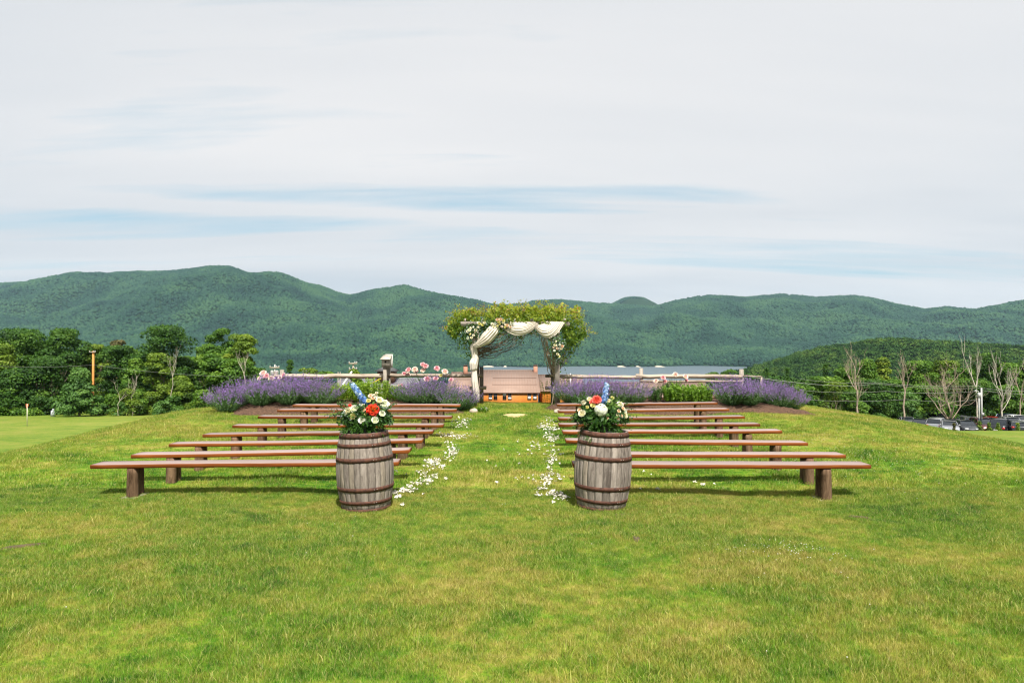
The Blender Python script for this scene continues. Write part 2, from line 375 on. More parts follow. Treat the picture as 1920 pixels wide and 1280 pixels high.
# the knob behind the saddle
kx = np.linspace(-420, 420, 41); ky = np.linspace(-700, 700, 31); KX, KY = np.meshgrid(kx, ky)
KXc, KYc = PX(1182, 5600), 5600
kz = np.interp(np.abs(KX), [0, 60, 120, 190, 260, 420], [1, .93, .62, .22, 0, -.5])
ktop = CAMZ + (HOR - 557) * 5600 / F
kz = ktop - 9 - (1 - kz) * 95 - (KY / 700) ** 2 * 120 + 5 * fbm(KX / 60, KY / 60, 3, 8)
tag(link('distant_hill', mesh('distant_hill', np.stack([KX + KXc, KY + KYc, kz], -1).reshape(-1, 3), gridf(31, 41), M_FLOOR, True)), 'small rounded peak showing over the saddle of the ridge', kind='structure')
# lake
m_, t_ = new_mat('lake_water'); g_ = N(t_, 'ShaderNodeNewGeometry')
mp_ = N(t_, 'ShaderNodeMapping'); L(t_, g_.outputs['Position'], mp_.inputs[0]); mp_.inputs['Scale'].default_value = (0.02, 0.10, 0.1)
n_ = NOISE(t_, mp_.outputs[0], 1.0, 6, 0.7)
M_LAKE = finish(m_, t_, RAMP(t_, n_, [(0.3, (0.045, 0.075, 0.095)), (0.7, (0.075, 0.105, 0.125))]), 0.32, n_, 1.0, 2.5, 0.5)
tag(link('lake', mesh('lake', [(-400, 650, -60), (1700, 650, -60), (3200, 2700, -60), (-500, 2700, -60)], np.array([[0, 1, 2, 3]]), M_LAKE)), 'calm blue grey lake at the foot of the mountains', kind='structure')
M_SAND = solid('beach_sand', (0.50, 0.44, 0.34), 0.9, 0.1, 0.2)
for a_, b_ in ((903, 926), (944, 950), (1158, 1172), (1193, 1200), (1229, 1245)):
    xs = np.linspace(PX(a_, 2440), PX(b_, 2440), 14); mb = MB(); pts = []
    for q, x_ in enumerate(xs):
        e = max(0.0, math.sin(math.pi * q / 13)) ** 0.5
        pts += [(x_, 2415 - 6 * e, -60.15 + 0.2), (x_, 2455 + 8 * e, -60.0 + 3.4 * e)]
    mb.add(pts, gridf(14, 2)[:, ::-1])
    tag(mb.build('beach', M_SAND), kind='structure')
# parking lot
m_, t_ = new_mat('gravel_lot'); g_ = N(t_, 'ShaderNodeNewGeometry'); n_ = NOISE(t_, g_.outputs['Position'], 2.0, 6, 0.7)
M_GRAV = finish(m_, t_, RAMP(t_, n_, [(0.35, (0.22, 0.20, 0.18)), (0.65, (0.34, 0.31, 0.28))]), 0.95, n_, 0.5, 0.03, 0.1)
px_ = np.linspace(38, 100, 50); py_ = np.linspace(81, 101, 24); QX, QY = np.meshgrid(px_, py_)
tag(link('parking_lot', mesh('parking_lot', np.stack([QX, QY, near_h(QX, QY) + 0.07], -1).reshape(-1, 3), gridf(24, 50), M_GRAV, True)), 'pale gravel parking lot below the lawn', kind='structure')
# bare sandy patch in the aisle
M_DIRT = solid('bare_sand', (0.50, 0.36, 0.18), 0.95, 0.15, 12.0, 0.5, 0.01)
rg = np.random.default_rng(3)
def patch(name, cx, cy, ax, ay, mat_, lift, rot=0.0, label=None):
    V = [(cx, cy, gz(cx, cy) + lift)]; n = 26
    for r_ in (0.6, 1.0):
        for q in range(n):
            a = 2 * math.pi * q / n; rr = r_ * (1 + 0.22 * math.sin(3 * a + cx) + 0.12 * math.sin(7 * a))
            x_ = cx + ax * rr * math.cos(a) * math.cos(rot) - ay * rr * math.sin(a) * math.sin(rot)
            y_ = cy + ax * rr * math.cos(a) * math.sin(rot) + ay * rr * math.sin(a) * math.cos(rot)
            V.append((x_, y_, gz(x_, y_) + (lift if r_ < 1 else -0.01)))
    tri = np.array([[0, 1 + q, 1 + (q + 1) % n] for q in range(n)]); qd = np.array([[1 + q, 1 + n + q, 1 + n + (q + 1) % n, 1 + (q + 1) % n] for q in range(n)])
    return tag(link(name, mesh(name, V, [tri, qd], mat_, True)), label, kind='structure')
PATCH = [(PX(966, 17.9), 17.9, 0.34, 0.42)]
patch('bare_ground', PATCH[0][0], PATCH[0][1], 0.34, 0.40, M_DIRT, 0.02, label='small bare sandy patch in the aisle grass before the arbor')
M_EARTH = solid('worn_earth', (0.085, 0.062, 0.032), 0.95, 0.2, 14.0, 0.5, 0.01)
HOLES = [(PX(40, 6.72), 6.72, 0.22, 0.028, 0.5), (PX(1192, 7.0), 7.0, 0.04, 0.09, 0.0), (PX(1166, 7.95), 8.0, 0.14, 0.05, 0.3), (PX(1612, 7.9), 7.9, 0.15, 0.025, -0.6)]
for h_ in HOLES: patch('bare_ground', h_[0], h_[1], h_[2], h_[3], M_EARTH, 0.025, h_[4])
# mulch beds
M_MULCH = solid('bark_mulch', (0.050, 0.027, 0.016), 0.95, 0.5, 30.0, 1.0, 0.02, c2=(0.15, 0.082, 0.048))
BEDS = {'left': (-7.75, -1.28, 18.2, 20.9), 'right': (1.15, 7.85, 18.2, 20.9)}
def bed_z(x, y):
    """height of the mulch over the lawn"""
    z = 0.0
    for (x0, x1, y0, y1) in BEDS.values():
        ee = min(x - x0 + 0.25 * math.sin(y * 3), x1 - x + 0.2 * math.sin(y * 2.2), (y - y0 + 0.22 * math.sin(x * 1.7) + 0.08 * math.sin(x * 5)) * 1.0, y1 - y)
        if ee > 0: z = max(z, 0.24 * (1 - math.exp(-ee * 2.2)))
    return z
for nm, (x0, x1, y0, y1) in BEDS.items():
    xs = np.linspace(x0 - .3, x1 + .3, 130); ys = np.linspace(y0 - .35, y1 + .3, 60); BX, BY = np.meshgrid(xs, ys)
    bz = np.vectorize(bed_z)(BX, BY); rough_ = 0.022 * vnoise(BX * 14, BY * 14, 4) + 0.012 * vnoise(BX * 31, BY * 31, 6)
    Z = near_h(BX, BY) + np.where(bz > 0.002, bz + rough_, -0.05)
    tag(link('mulch_bed', mesh('mulch_bed', np.stack([BX, BY, Z], -1).reshape(-1, 3), gridf(60, 130), M_MULCH, True)), 'brown bark mulch of the flower bed ' + nm + ' of the arbor', kind='structure')
def soil_z(x, y): return gz(x, y) + bed_z(x, y)
# haze
m_, t_ = new_mat('haze_air'); pv = N(t_, 'ShaderNodeVolumePrincipled'); o_ = N(t_, 'ShaderNodeOutputMaterial')
pv.inputs['Density'].default_value = 0.000036; pv.inputs['Color'].default_value = (0.55, 0.80, 1.0, 1); pv.inputs['Anisotropy'].default_value = 0.0
L(t_, pv.outputs[0], o_.inputs['Volume']); M_HAZE = m_
hb = MB(); hb.box(-8500, 8500, -150, 7200, -95, 640); hz = hb.build('haze', M_HAZE); tag(hz, 'thin blue summer haze in the valley air', kind='stuff')

# ------------------------------------------------------------------ instancing with geometry nodes (stuff only)
PROTO = bpy.data.collections.new('prototypes')      # never linked to the scene
def gn_scatter(name, pts, rots, scl, protos, label, kind='stuff'):
    pc = bpy.data.collections.new(name + '_prototypes')
    for p in protos: pc.objects.link(p)
    me = bpy.data.meshes.new(name); me.vertices.add(len(pts)); me.vertices.foreach_set('co', np.asarray(pts, dtype=np.float32).ravel())
    a = me.attributes.new('rot', 'FLOAT_VECTOR', 'POINT'); a.data.foreach_set('vector', np.asarray(rots, dtype=np.float32).ravel())
    scl = np.asarray(scl, dtype=np.float32)
    if scl.ndim == 1: scl = np.repeat(scl[:, None], 3, 1)
    a = me.attributes.new('scl', 'FLOAT_VECTOR', 'POINT'); a.data.foreach_set('vector', scl.ravel())
    o = link(name, me); ng = bpy.data.node_groups.new(name, 'GeometryNodeTree')
    ng.interface.new_socket('Geometry', in_out='INPUT', socket_type='NodeSocketGeometry'); ng.interface.new_socket('Geometry', in_out='OUTPUT', socket_type='NodeSocketGeometry')
    gi = ng.nodes.new('NodeGroupInput'); go = ng.nodes.new('NodeGroupOutput')
    ip = ng.nodes.new('GeometryNodeInstanceOnPoints'); ci = ng.nodes.new('GeometryNodeCollectionInfo')
    ci.inputs['Collection'].default_value = pc; ci.inputs['Separate Children'].default_value = True; ci.inputs['Reset Children'].default_value = True
    ip.inputs['Pick Instance'].default_value = True
    ra = ng.nodes.new('GeometryNodeInputNamedAttribute'); ra.data_type = 'FLOAT_VECTOR'; ra.inputs[0].default_value = 'rot'
    sa = ng.nodes.new('GeometryNodeInputNamedAttribute'); sa.data_type = 'FLOAT_VECTOR'; sa.inputs[0].default_value = 'scl'
    er = ng.nodes.new('FunctionNodeEulerToRotation'); rv = ng.nodes.new('FunctionNodeRandomValue'); rv.data_type = 'INT'
    rv.inputs['Min'].default_value = 0; rv.inputs['Max'].default_value = len(protos) - 1
    for i_ in rv.inputs:
        if i_.name == 'Max' and i_.type == 'INT': i_.default_value = len(protos) - 1
        if i_.name == 'Min' and i_.type == 'INT': i_.default_value = 0
    iout = [x for x in rv.outputs if x.type == 'INT'][0]
    lk = ng.links.new
    lk(gi.outputs[0], ip.inputs['Points']); lk(ci.outputs[0], ip.inputs['Instance']); lk(ra.outputs['Attribute'], er.inputs[0]); lk(er.outputs[0], ip.inputs['Rotation'])
    lk(sa.outputs['Attribute'], ip.inputs['Scale']); lk(iout, ip.inputs['Instance Index']); lk(ip.outputs[0], go.inputs[0])
    md = o.modifiers.new('scatter', 'NODES'); md.node_group = ng
    return tag(o, label, kind=kind)
def proto(name, me):
    return bpy.data.objects.new(name, me)
# --- far forest
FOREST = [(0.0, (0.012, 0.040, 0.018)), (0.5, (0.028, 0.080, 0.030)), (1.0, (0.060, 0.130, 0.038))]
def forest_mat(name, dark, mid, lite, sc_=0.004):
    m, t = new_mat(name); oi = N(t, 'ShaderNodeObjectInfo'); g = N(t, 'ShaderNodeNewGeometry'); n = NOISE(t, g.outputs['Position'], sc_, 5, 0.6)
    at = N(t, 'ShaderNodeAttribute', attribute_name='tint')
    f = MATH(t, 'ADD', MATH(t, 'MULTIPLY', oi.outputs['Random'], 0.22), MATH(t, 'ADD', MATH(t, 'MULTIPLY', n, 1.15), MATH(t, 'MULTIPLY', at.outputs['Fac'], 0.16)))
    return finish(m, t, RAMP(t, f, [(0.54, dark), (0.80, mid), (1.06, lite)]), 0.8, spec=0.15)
M_FAR = forest_mat('far_forest', (0.004, 0.022, 0.016), (0.013, 0.047, 0.026), (0.034, 0.082, 0.034))  # bluish cast of distance haze is mixed into these crown colours
M_MIDF = forest_mat('mid_forest', (0.014, 0.045, 0.010), (0.035, 0.088, 0.014), (0.085, 0.145, 0.022), 0.02)
def ico(sub):
    import bmesh
    bm = bmesh.new(); bmesh.ops.create_icosphere(bm, subdivisions=sub, radius=1.0)
    V = np.array([v.co[:] for v in bm.verts]); Fq = np.array([[v.index for v in f.verts] for f in bm.faces]); bm.free(); return V, Fq
IV2, IF2 = ico(2); IV3, IF3 = ico(3); IV1, IF1 = ico(1)
def crown_proto(seed, sharp=0.0):
    rg = np.random.default_rng(seed); V = IV2.copy()
    d = 1 + 0.22 * np.array([mnoise.noise(Vector(v * 1.6 + seed * 3.1)) for v in V]) + 0.22 * np.array([mnoise.noise(Vector(v * 3.7 + seed)) for v in V])
    V = V * d[:, None]; V[:, 2] *= 1.0
    if sharp: V[:, :2] *= (1 - 0.55 * np.clip(V[:, 2:3], 0, 1)); V[:, 2] *= 1.35
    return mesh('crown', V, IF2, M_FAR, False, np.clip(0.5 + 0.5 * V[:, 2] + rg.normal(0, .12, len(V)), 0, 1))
far_protos = [proto('far_crown', crown_proto(s, s == 4)) for s in range(5)]
rg = np.random.default_rng(11)
def spread_fan(n, y0, y1, t0, t1, p=1.0):
    y = y0 + (y1 - y0) * rg.random(n) ** p; t = rg.uniform(t0, t1, n); return t * y, y
# uniform over the ground: weight by y
n = 260000; yy_ = np.sqrt(rg.uniform(1250 ** 2, 4900 ** 2, n)); t_r = rg.uniform(-0.92, 0.92, n); xx_ = t_r * yy_
zz_ = far_h(xx_, yy_); eps = 12.0
vis = (far_h(xx_ * (1 - eps / yy_), yy_ - eps) - CAMZ) / (yy_ - eps) < (zz_ + 14 - CAMZ) / yy_ + 0.0006
keep = (zz_ > -59.2) & vis
xx_, yy_, zz_ = xx_[keep], yy_[keep], zz_[keep]; n = len(xx_)
s_ = rg.uniform(4.2, 8.0, n) * np.where(yy_ > 3600, 1.12, 1.0)
fz = rg.uniform(0.85, 1.25, n)
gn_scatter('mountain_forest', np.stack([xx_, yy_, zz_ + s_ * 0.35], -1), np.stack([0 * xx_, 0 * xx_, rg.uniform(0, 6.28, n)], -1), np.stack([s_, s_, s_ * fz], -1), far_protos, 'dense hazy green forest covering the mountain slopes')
n = 3600; kx_ = rg.uniform(-330, 330, n); ky_ = rg.uniform(-300, 60, n)
kzz = ktop - 9 - (1 - np.interp(np.abs(kx_), [0, 60, 120, 190, 260, 420], [1, .93, .62, .22, 0, -.5])) * 95 - (ky_ / 700) ** 2 * 120
gn_scatter('peak_forest', np.stack([kx_ + KXc, ky_ + KYc, kzz + 3], -1), np.stack([0 * kx_, 0 * kx_, rg.uniform(0, 6, n)], -1), rg.uniform(5, 8.5, n), far_protos, 'forest on the small far peak')
# ------------------------------------------------------------------ grass
def tuft(seed, n, rad, h0, h1, wd, lean=0.5):
    rg = np.random.default_rng(seed); V = []; T = []; Fs3 = []; Fs4 = []; k_ = 0
    for i in range(n):
        a = rg.uniform(0, 6.283); r = rad * math.sqrt(rg.random()); bx, by = r * math.cos(a), r * math.sin(a)
        h = rg.uniform(h0, h1); d = rg.uniform(0, 6.283); ln = rg.uniform(0.15, 1.0) * lean * h; w_ = wd * rg.uniform(0.7, 1.3)
        ux, uy = math.cos(d), math.sin(d); e = rg.uniform(0, 3.14); sx, sy = math.cos(e) * w_, math.sin(e) * w_
        V += [(bx - sx, by - sy, -0.01), (bx + sx, by + sy, -0.01),
              (bx + ux * ln * .35 - sx * .8, by + uy * ln * .35 - sy * .8, h * .6), (bx + ux * ln * .35 + sx * .8, by + uy * ln * .35 + sy * .8, h * .6),
              (bx + ux * ln, by + uy * ln, h)]
        t = rg.random(); T += [t] * 5; Fs4.append([k_, k_ + 1, k_ + 3, k_ + 2]); Fs3.append([k_ + 2, k_ + 3, k_ + 4]); k_ += 5
    return mesh('tuft', V, [np.array(Fs4), np.array(Fs3)], M_BLADE, False, T)
def in_bed(x, y, pad=0.0):
    m = np.zeros(len(x), bool)
    for (x0, x1, y0, y1) in BEDS.values():
        yb = y0 - (0.22 * np.sin(x * 1.7) + 0.08 * np.sin(x * 5))
        m |= (x > x0 + pad + 0.05) & (x < x1 - pad - 0.05) & (y > yb + 0.10) & (y < y1)
    return m
def scatter_grass(name, n, y0, y1, protos, s0, s1, seed, label):
    rg = np.random.default_rng(seed)
    y = np.sqrt(rg.uniform(y0 ** 2, y1 ** 2, n)); x = rg.uniform(-1, 1, n) * (0.80 * y + 3.0)
    ok = ~in_bed(x, y)
    for (cx, cy, _a, _b) in PATCH: ok &= ((x - cx) / 0.33) ** 2 + ((y - cy) / 0.39) ** 2 > rg.uniform(0.75, 1.1, n)
    for h_ in HOLES: ok &= ((x - h_[0]) / h_[2]) ** 2 + ((y - h_[1]) / h_[3]) ** 2 > rg.uniform(0.1, 1.2, n)
    x, y = x[ok], y[ok]; z = near_h(x, y)
    big = np.clip(0.5 + 0.9 * fbm(x * 0.9, y * 0.9, 3, 77), 0, 1)
    s = rg.uniform(s0, s1, len(x)) * (0.72 + 0.5 * big)
    return gn_scatter(name, np.stack([x, y, z], -1), np.stack([rg.normal(0, .12, len(x)), rg.normal(0, .12, len(x)), rg.uniform(0, 6.28, len(x))], -1), s, protos, label)
gp = [proto('tuft', tuft(100 + i, 24, 0.075, 0.018, 0.044, 0.0015, 1.1)) for i in range(10)]
scatter_grass('near_grass', 118000, 2.2, 9.5, gp, 0.75, 1.15, 1, 'short mown green and straw coloured lawn grass in the foreground')
gp2 = [proto('tuft', tuft(200 + i, 26, 0.115, 0.018, 0.046, 0.0026, 0.9)) for i in range(8)]
scatter_grass('far_grass', 80000, 9.2, 26.0, gp2, 0.8, 1.2, 2, 'mown lawn grass around the benches and along the aisle')
# long weed blades
gp3 = [proto('tuft', tuft(300 + i, 12, 0.06, 0.04, 0.09, 0.0022, 1.3)) for i in range(4)]
rg = np.random.default_rng(5); n = 5200; y = np.sqrt(rg.uniform(3.3 ** 2, 11 ** 2, n)); x = rg.uniform(-.8, .8, n) * y
ok = fbm(x * .8, y * .8, 3, 99) > 0.25; x, y = x[ok], y[ok]
gn_scatter('weed_grass', np.stack([x, y, near_h(x, y)], -1), np.stack([0 * x, 0 * x, rg.uniform(0, 6, len(x))], -1), rg.uniform(.7, 1.15, len(x)), gp3, 'longer coarse grass blades in darker patches of the lawn')
# clover heads
M_CLOVER = solid('clover_white', (0.50, 0.50, 0.38), 0.8, 0.1, 40)
mb = MB(); cv = IV1 * 0.006; mb.add(cv + np.array([0, 0, 0.05]), IF1)
n = 400; cy_ = np.sqrt(rg.uniform(4 ** 2, 13 ** 2, n)); cx_ = rg.uniform(-.78, .78, n) * cy_
cl = fbm(cx_ * 0.55, cy_ * 0.55, 3, 321) > 0.62; extra = 90
ex = np.concatenate([rg.normal(PX(1470, 6.5), 0.35, extra), rg.normal(PX(1600, 11.5), 1.2, 240), rg.normal(PX(1520, 13), 1.2, 160)])
ey = np.concatenate([rg.normal(6.5, 0.16, extra), rg.normal(11.5, 0.8, 240), rg.normal(14, 1.0, 160)])
cx_ = np.concatenate([cx_[cl], ex]); cy_ = np.concatenate([cy_[cl], ey])
gn_scatter('clover_flowers', np.stack([cx_, cy_, near_h(cx_, cy_)], -1), np.zeros((len(cx_), 3)), rg.uniform(.6, 1.0, len(cx_)), [proto('clover', mb.mesh('clover', M_CLOVER))], 'tiny white clover heads scattered in the lawn')

# ------------------------------------------------------------------ benches
def wood_mat(name, c1, c2, scale, stretch_, rough=0.55, bstr=0.3, spec=0.4, edge=None):
    m, t = new_mat(name); tc = N(t, 'ShaderNodeTexCoord'); mp = N(t, 'ShaderNodeMapping'); L(t, tc.outputs['Object'], mp.inputs[0]); mp.inputs['Scale'].default_value = stretch_
    oi = N(t, 'ShaderNodeObjectInfo'); cx = N(t, 'ShaderNodeCombineXYZ'); L(t, MATH(t, 'MULTIPLY', oi.outputs['Random'], 53.0), cx.inputs[0]); L(t, MATH(t, 'MULTIPLY', oi.outputs['Random'], 17.0), cx.inputs[1])
    ad = N(t, 'ShaderNodeVectorMath', operation='ADD'); L(t, mp.outputs[0], ad.inputs[0]); L(t, cx.outputs[0], ad.inputs[1])
    n = NOISE(t, ad.outputs[0], scale, 6, 0.65, 1.2); n2 = NOISE(t, ad.outputs[0], scale * 0.25, 3, 0.5)
    f = MATH(t, 'ADD', MATH(t, 'MULTIPLY', n, 0.6), MATH(t, 'MULTIPLY', n2, 0.4))
    col = RAMP(t, f, [(0.36, c1), (0.64, c2)])
    if edge:                       # paler, greyer colour on the top face of painted planks
        g = N(t, 'ShaderNodeNewGeometry'); sp = N(t, 'ShaderNodeSeparateXYZ'); L(t, g.outputs['Normal'], sp.inputs[0])
        n3 = NOISE(t, ad.outputs[0], 9.0, 4, 0.6)
        top = RAMP(t, n3, [(0.35, edge), (0.65, tuple(x * 1.25 for x in edge))])
        col = MIXC(t, MAPR(t, sp.outputs[2], 0.6, 0.9, 0, 1), col, top)
    return finish(m, t, MIXC(t, 1.0, col, N_rand(t, oi, 0.22), 'MULTIPLY'), rough, n, bstr, 0.004, spec)
M_PLANK = wood_mat('red_brown_stain', (0.105, 0.028, 0.006), (0.27, 0.078, 0.013), 3.0, (0.6, 8, 14), 0.62, 0.25, 0.15, edge=(0.25, 0.190, 0.172))
M_BARK = wood_mat('bark_log', (0.050, 0.028, 0.014), (0.23, 0.145, 0.085), 5.0, (5, 5, 1.0), 0.9, 0.9, 0.15)
M_FOOT = solid('grey_foot_board', (0.30, 0.27, 0.23), 0.9, 0.2, 14)
plank_rng = np.random.default_rng(7)
def plank_mesh(Lx, seed):
    rg = np.random.default_rng(seed); n = 30; V = []; wd, th = 0.145, 0.026
    xs = np.linspace(-Lx / 2, Lx / 2, n); sag = 0.010 * np.sin(np.linspace(0, np.pi, n)) * rg.uniform(-1, .3) + 0.004 * rg.normal(0, 1, n).cumsum() * 0.25
    prof = [(-wd, -th + .005), (-wd, th - .006), (-wd + .007, th), (wd - .007, th), (wd, th - .006), (wd, -th + .005), (wd - .006, -th), (-wd + .006, -th)]
    for i in range(n):
        e = rg.normal(0, 0.0012)
        for (a, b) in prof: V.append((xs[i] + (0.0 if 0 < i < n - 1 else (-0.006 if i == 0 else 0.006) * (abs(b) < th - .001)), a + e, b + sag[i]))
    k_ = len(prof)
    return mesh('seat_plank', V, [gridf(n, k_, True)[:, ::-1], np.array([list(range(k_)), [(n - 1) * k_ + j for j in range(k_)][::-1]])], M_PLANK)
def log_mesh(h, r, seed):
    rg = np.random.default_rng(seed); k_ = 14; zs = np.linspace(-0.06, h, 7); V = []
    rr = 1 + rg.normal(0, 0.035, k_)
    for i, z in enumerate(zs):
        for j in range(k_):
            a = 2 * math.pi * j / k_; q = r * rr[j] * (1 + rg.normal(0, 0.012)) * (1.06 - 0.09 * i / 6); V.append((q * math.cos(a), q * math.sin(a), z))
    return mesh('log', V, [gridf(7, k_, True), np.array([list(range(k_))[::-1], [6 * k_ + j for j in range(k_)]])], M_BARK)
# (photo x,y of the front top edge's outer and inner ends), distance
BL = [((169.5, 871), (745, 864.5), 8.87), ((246, 852.5), (766, 842.5), 9.88), ((317, 832), (790, 825), 10.85), ((380, 814), (810, 809), 11.92), ((436, 797), (830, 796), 13.0), ((484, 780), (846, 781), 14.15), ((520, 768), (855, 767.5), 15.3), ((549, 758.6), (862, 758), 16.4)]
BR = [((1076, 869.5), (1633, 872), 8.85), ((1081, 850), (1585, 852), 9.85), ((1062, 824.5), (1514.6, 829), 10.9), ((1056, 808.6), (1466, 808.5), 12.0), ((1049, 795), (1425, 794), 13.1), ((1048, 783.5), (1396, 780), 14.2), ((1047.5, 770), (1367, 766), 15.35), ((1045, 757.5), (1345, 754.5), 16.4)]
ORD = ['frontmost', 'second', 'third', 'fourth', 'fifth', 'sixth', 'seventh', 'rearmost']
EXT = {('left', 0): 'running behind the left barrel and the longest to the eye', ('left', 7): 'shortest to the eye, right before the lavender', ('right', 0): 'with no bench before it', ('right', 7): 'right before the green bushes'}
bench_spans = []
for side, rows in (('left', BL), ('right', BR)):
    for i, ((xa, ya), (xb, yb), Y) in enumerate(rows):
        A, B = P(xa, ya, Y), P(xb, yb, Y + (0.06 if (side, i) == ('left', 0) else 0.0))
        Lx = (B - A).length; ctr = (A + B) / 2 + Vector((0, 0.145, -0.026))
        ang = math.atan2(B.y - A.y, B.x - A.x); pit = math.asin((B.z - A.z) / Lx)
        lab = f"long red-brown plank bench on log legs, {ORD[i]} of the eight {side} of the aisle"
        root = empty('plank_bench', (ctr.x, ctr.y, gz(ctr.x, ctr.y)), ang, lab, 'bench', 'plank benches in rows facing the arbor')
        pl = link('seat', plank_mesh(Lx, 10 + i + (50 if side == 'right' else 0)), root, (0, 0, ctr.z - root.location.z)); pl.rotation_euler = (0, -pit, 0)
        for e, s in ((0, -1), (1, 1)):
            inset = 0.50 + 0.06 * math.sin(i * 2.3 + s + (side == 'left')); lx = s * (Lx / 2 - inset)
            for q, ly in ((0, -0.085), (1, 0.105)):
                wx = ctr.x + lx * math.cos(ang) - ly * math.sin(ang); wy = ctr.y + ly * math.cos(ang) + lx * math.sin(ang)
                g0 = gz(wx, wy); top = ctr.z + math.sin(pit) * lx - 0.0285 - 0.004
                h = max(0.2, top - g0)
                link('leg', log_mesh(h, 0.070 if q == 0 else 0.062, i * 8 + e * 4 + q + (200 if side == 'right' else 0)), root, (lx + 0.02 * (q - .5) * s, ly, g0 - root.location.z))
            wx = ctr.x + lx; wy = ctr.y
            if i: continue
            mb = MB(); mb.box(-0.10, 0.10, -0.17, 0.17, -0.02, 0.012); fb = mb.build('foot_board', M_FOOT, root, loc=(lx, 0.0, gz(wx, wy) - root.location.z))
        bench_spans.append((A.x, B.x, Y))

# ------------------------------------------------------------------ barrels
M_STAVE = wood_mat('weathered_oak', (0.112, 0.090, 0.074), (0.362, 0.308, 0.262), 3.0, (9, 9, 1.6), 0.8, 0.7, 0.2)
M_STAVE_WARM = wood_mat('weathered_oak_warm', (0.14, 0.112, 0.085), (0.36, 0.30, 0.235), 3.0, (9, 9, 1.6), 0.8, 0.7, 0.2)
M_HOOP = solid('rusty_iron', (0.060, 0.027, 0.019), 0.75, 0.3, 25.0, 0.5, 0.002, c2=(0.135, 0.055, 0.032), metal=0.2)
M_HEAD = wood_mat('barrel_head_oak', (0.13, 0.12, 0.11), (0.30, 0.28, 0.25), 4.0, (1.5, 9, 3), 0.8, 0.5, 0.2)
M_RIVET = solid('worn_rivet', (0.32, 0.25, 0.2), 0.5, 0.2, 30, metal=0.5)
def barrel(px, py, Y, roll, spin, label):
    H = 0.955; rb = 0.285; rm = 0.352
    c = P(px, py, Y); root = empty('wine_barrel', (c.x, Y, gz(c.x, Y) - 0.012), spin, label, 'barrel', 'oak barrels at the aisle entrance')
    root.rotation_euler = (0, roll, spin) if True else None
    root.rotation_mode = 'XYZ'; root.rotation_euler = (Matrix.Rotation(roll, 3, 'Y') @ Matrix.Rotation(spin, 3, 'Z')).to_euler()
    def rad(z): q = (z / H) * 2 - 1; return rm - (rm - rb) * (abs(q) ** 2.0)
    rg = np.random.default_rng(int(px)); edges = [0.0]; 
    while edges[-1] < 2 * math.pi - 0.15: edges.append(edges[-1] + rg.uniform(0.17, 0.30))
    edges = np.array(edges) / edges[-1] * 2 * math.pi
    zs = np.linspace(0, H, 13)
    for i in range(len(edges) - 1):
        a0, a1 = edges[i] + 0.0022, edges[i + 1] - 0.0022; V = []; pr = rg.uniform(-0.0015, 0.0015)
        top_j = rg.uniform(-.004, .002)
        aa = np.linspace(a0, a1, 4)
        for z in zs:
            z2 = z + (top_j if z > H - .01 else 0)
            for a in aa: V.append(((rad(z) + pr - (0.003 if a in (aa[0], aa[-1]) else 0)) * math.cos(a), (rad(z) + pr - (0.003 if a in (aa[0], aa[-1]) else 0)) * math.sin(a), z2))
            for a in aa[::-1]: V.append(((rad(z) - 0.026) * math.cos(a), (rad(z) - 0.026) * math.sin(a), z2))
        k_ = 8
        Fs = [gridf(13, k_, True), np.array([list(range(k_))[::-1], [12 * k_ + j for j in range(k_)]])]
        link('stave', mesh('stave', V, Fs, M_STAVE_WARM if rg.random() < 0.28 else M_STAVE), root)
    # head boards
    zt = H - 0.035; r_ = rad(H) - 0.03; bx = -r_
    while bx < r_ - 0.01:
        b2 = min(r_, bx + rg.uniform(0.07, 0.10)); xs = np.linspace(bx + .0015, b2 - .0015, 5)
        top = [(x, math.sqrt(max(0, r_ * r_ - x * x))) for x in xs]; out = top + [(x, -y) for x, y in top[::-1]]
        mb = MB(); mb.prism(out, 2, zt - 0.02, zt + rg.uniform(-.001, .001)); mb.build('head_board', M_HEAD, root); bx = b2
    for z, wd in ((0.925, 0.062), (0.812, 0.045), (0.640, 0.052), (0.285, 0.052), (0.125, 0.045), (0.025, 0.050)):
        if z == 0.925: wd = 0.060
        k_ = 64; V = []; aa = np.linspace(0, 2 * math.pi, k_, endpoint=False); z0, z1 = max(-0.002, z - wd / 2), min(H + 0.004, z + wd / 2)
        ring = [(z0, 0.001), (z0, 0.0055), (z1, 0.0055), (z1, 0.001)]
        for (zz, o_) in ring:
            rr = rad(min(max(zz, 0), H)) + o_; V += [(rr * math.cos(a), rr * math.sin(a), zz + 0.0012 * math.sin(3 * a + z * 9)) for a in aa]
        hp = link('hoop', mesh('hoop', V, np.concatenate([gridf(4, k_, True), np.stack([3 * k_ + np.arange(k_), 3 * k_ + (np.arange(k_) + 1) % k_, (np.arange(k_) + 1) % k_, np.arange(k_)], -1)]), M_HOOP, False), root)
        for da in (-0.05, 0.05):
            a = R(-58) - spin + da; rr = rad(z) + 0.0065; mb = MB(); mb.add(IV1 * np.array([.007, .007, .007]) + np.array([rr * math.cos(a), rr * math.sin(a), z]), IF1); mb.build('rivet', M_RIVET, hp)
    return root, H
bl, BH = barrel(687, 952, 8.50, R(-2.0), R(20), 'weathered oak barrel with rusty hoops under the orange bloom, left of the aisle')
br, _ = barrel(1127, 956, 8.46, R(2.6), R(75), 'weathered oak barrel with rusty hoops under the coral peony, right of the aisle')
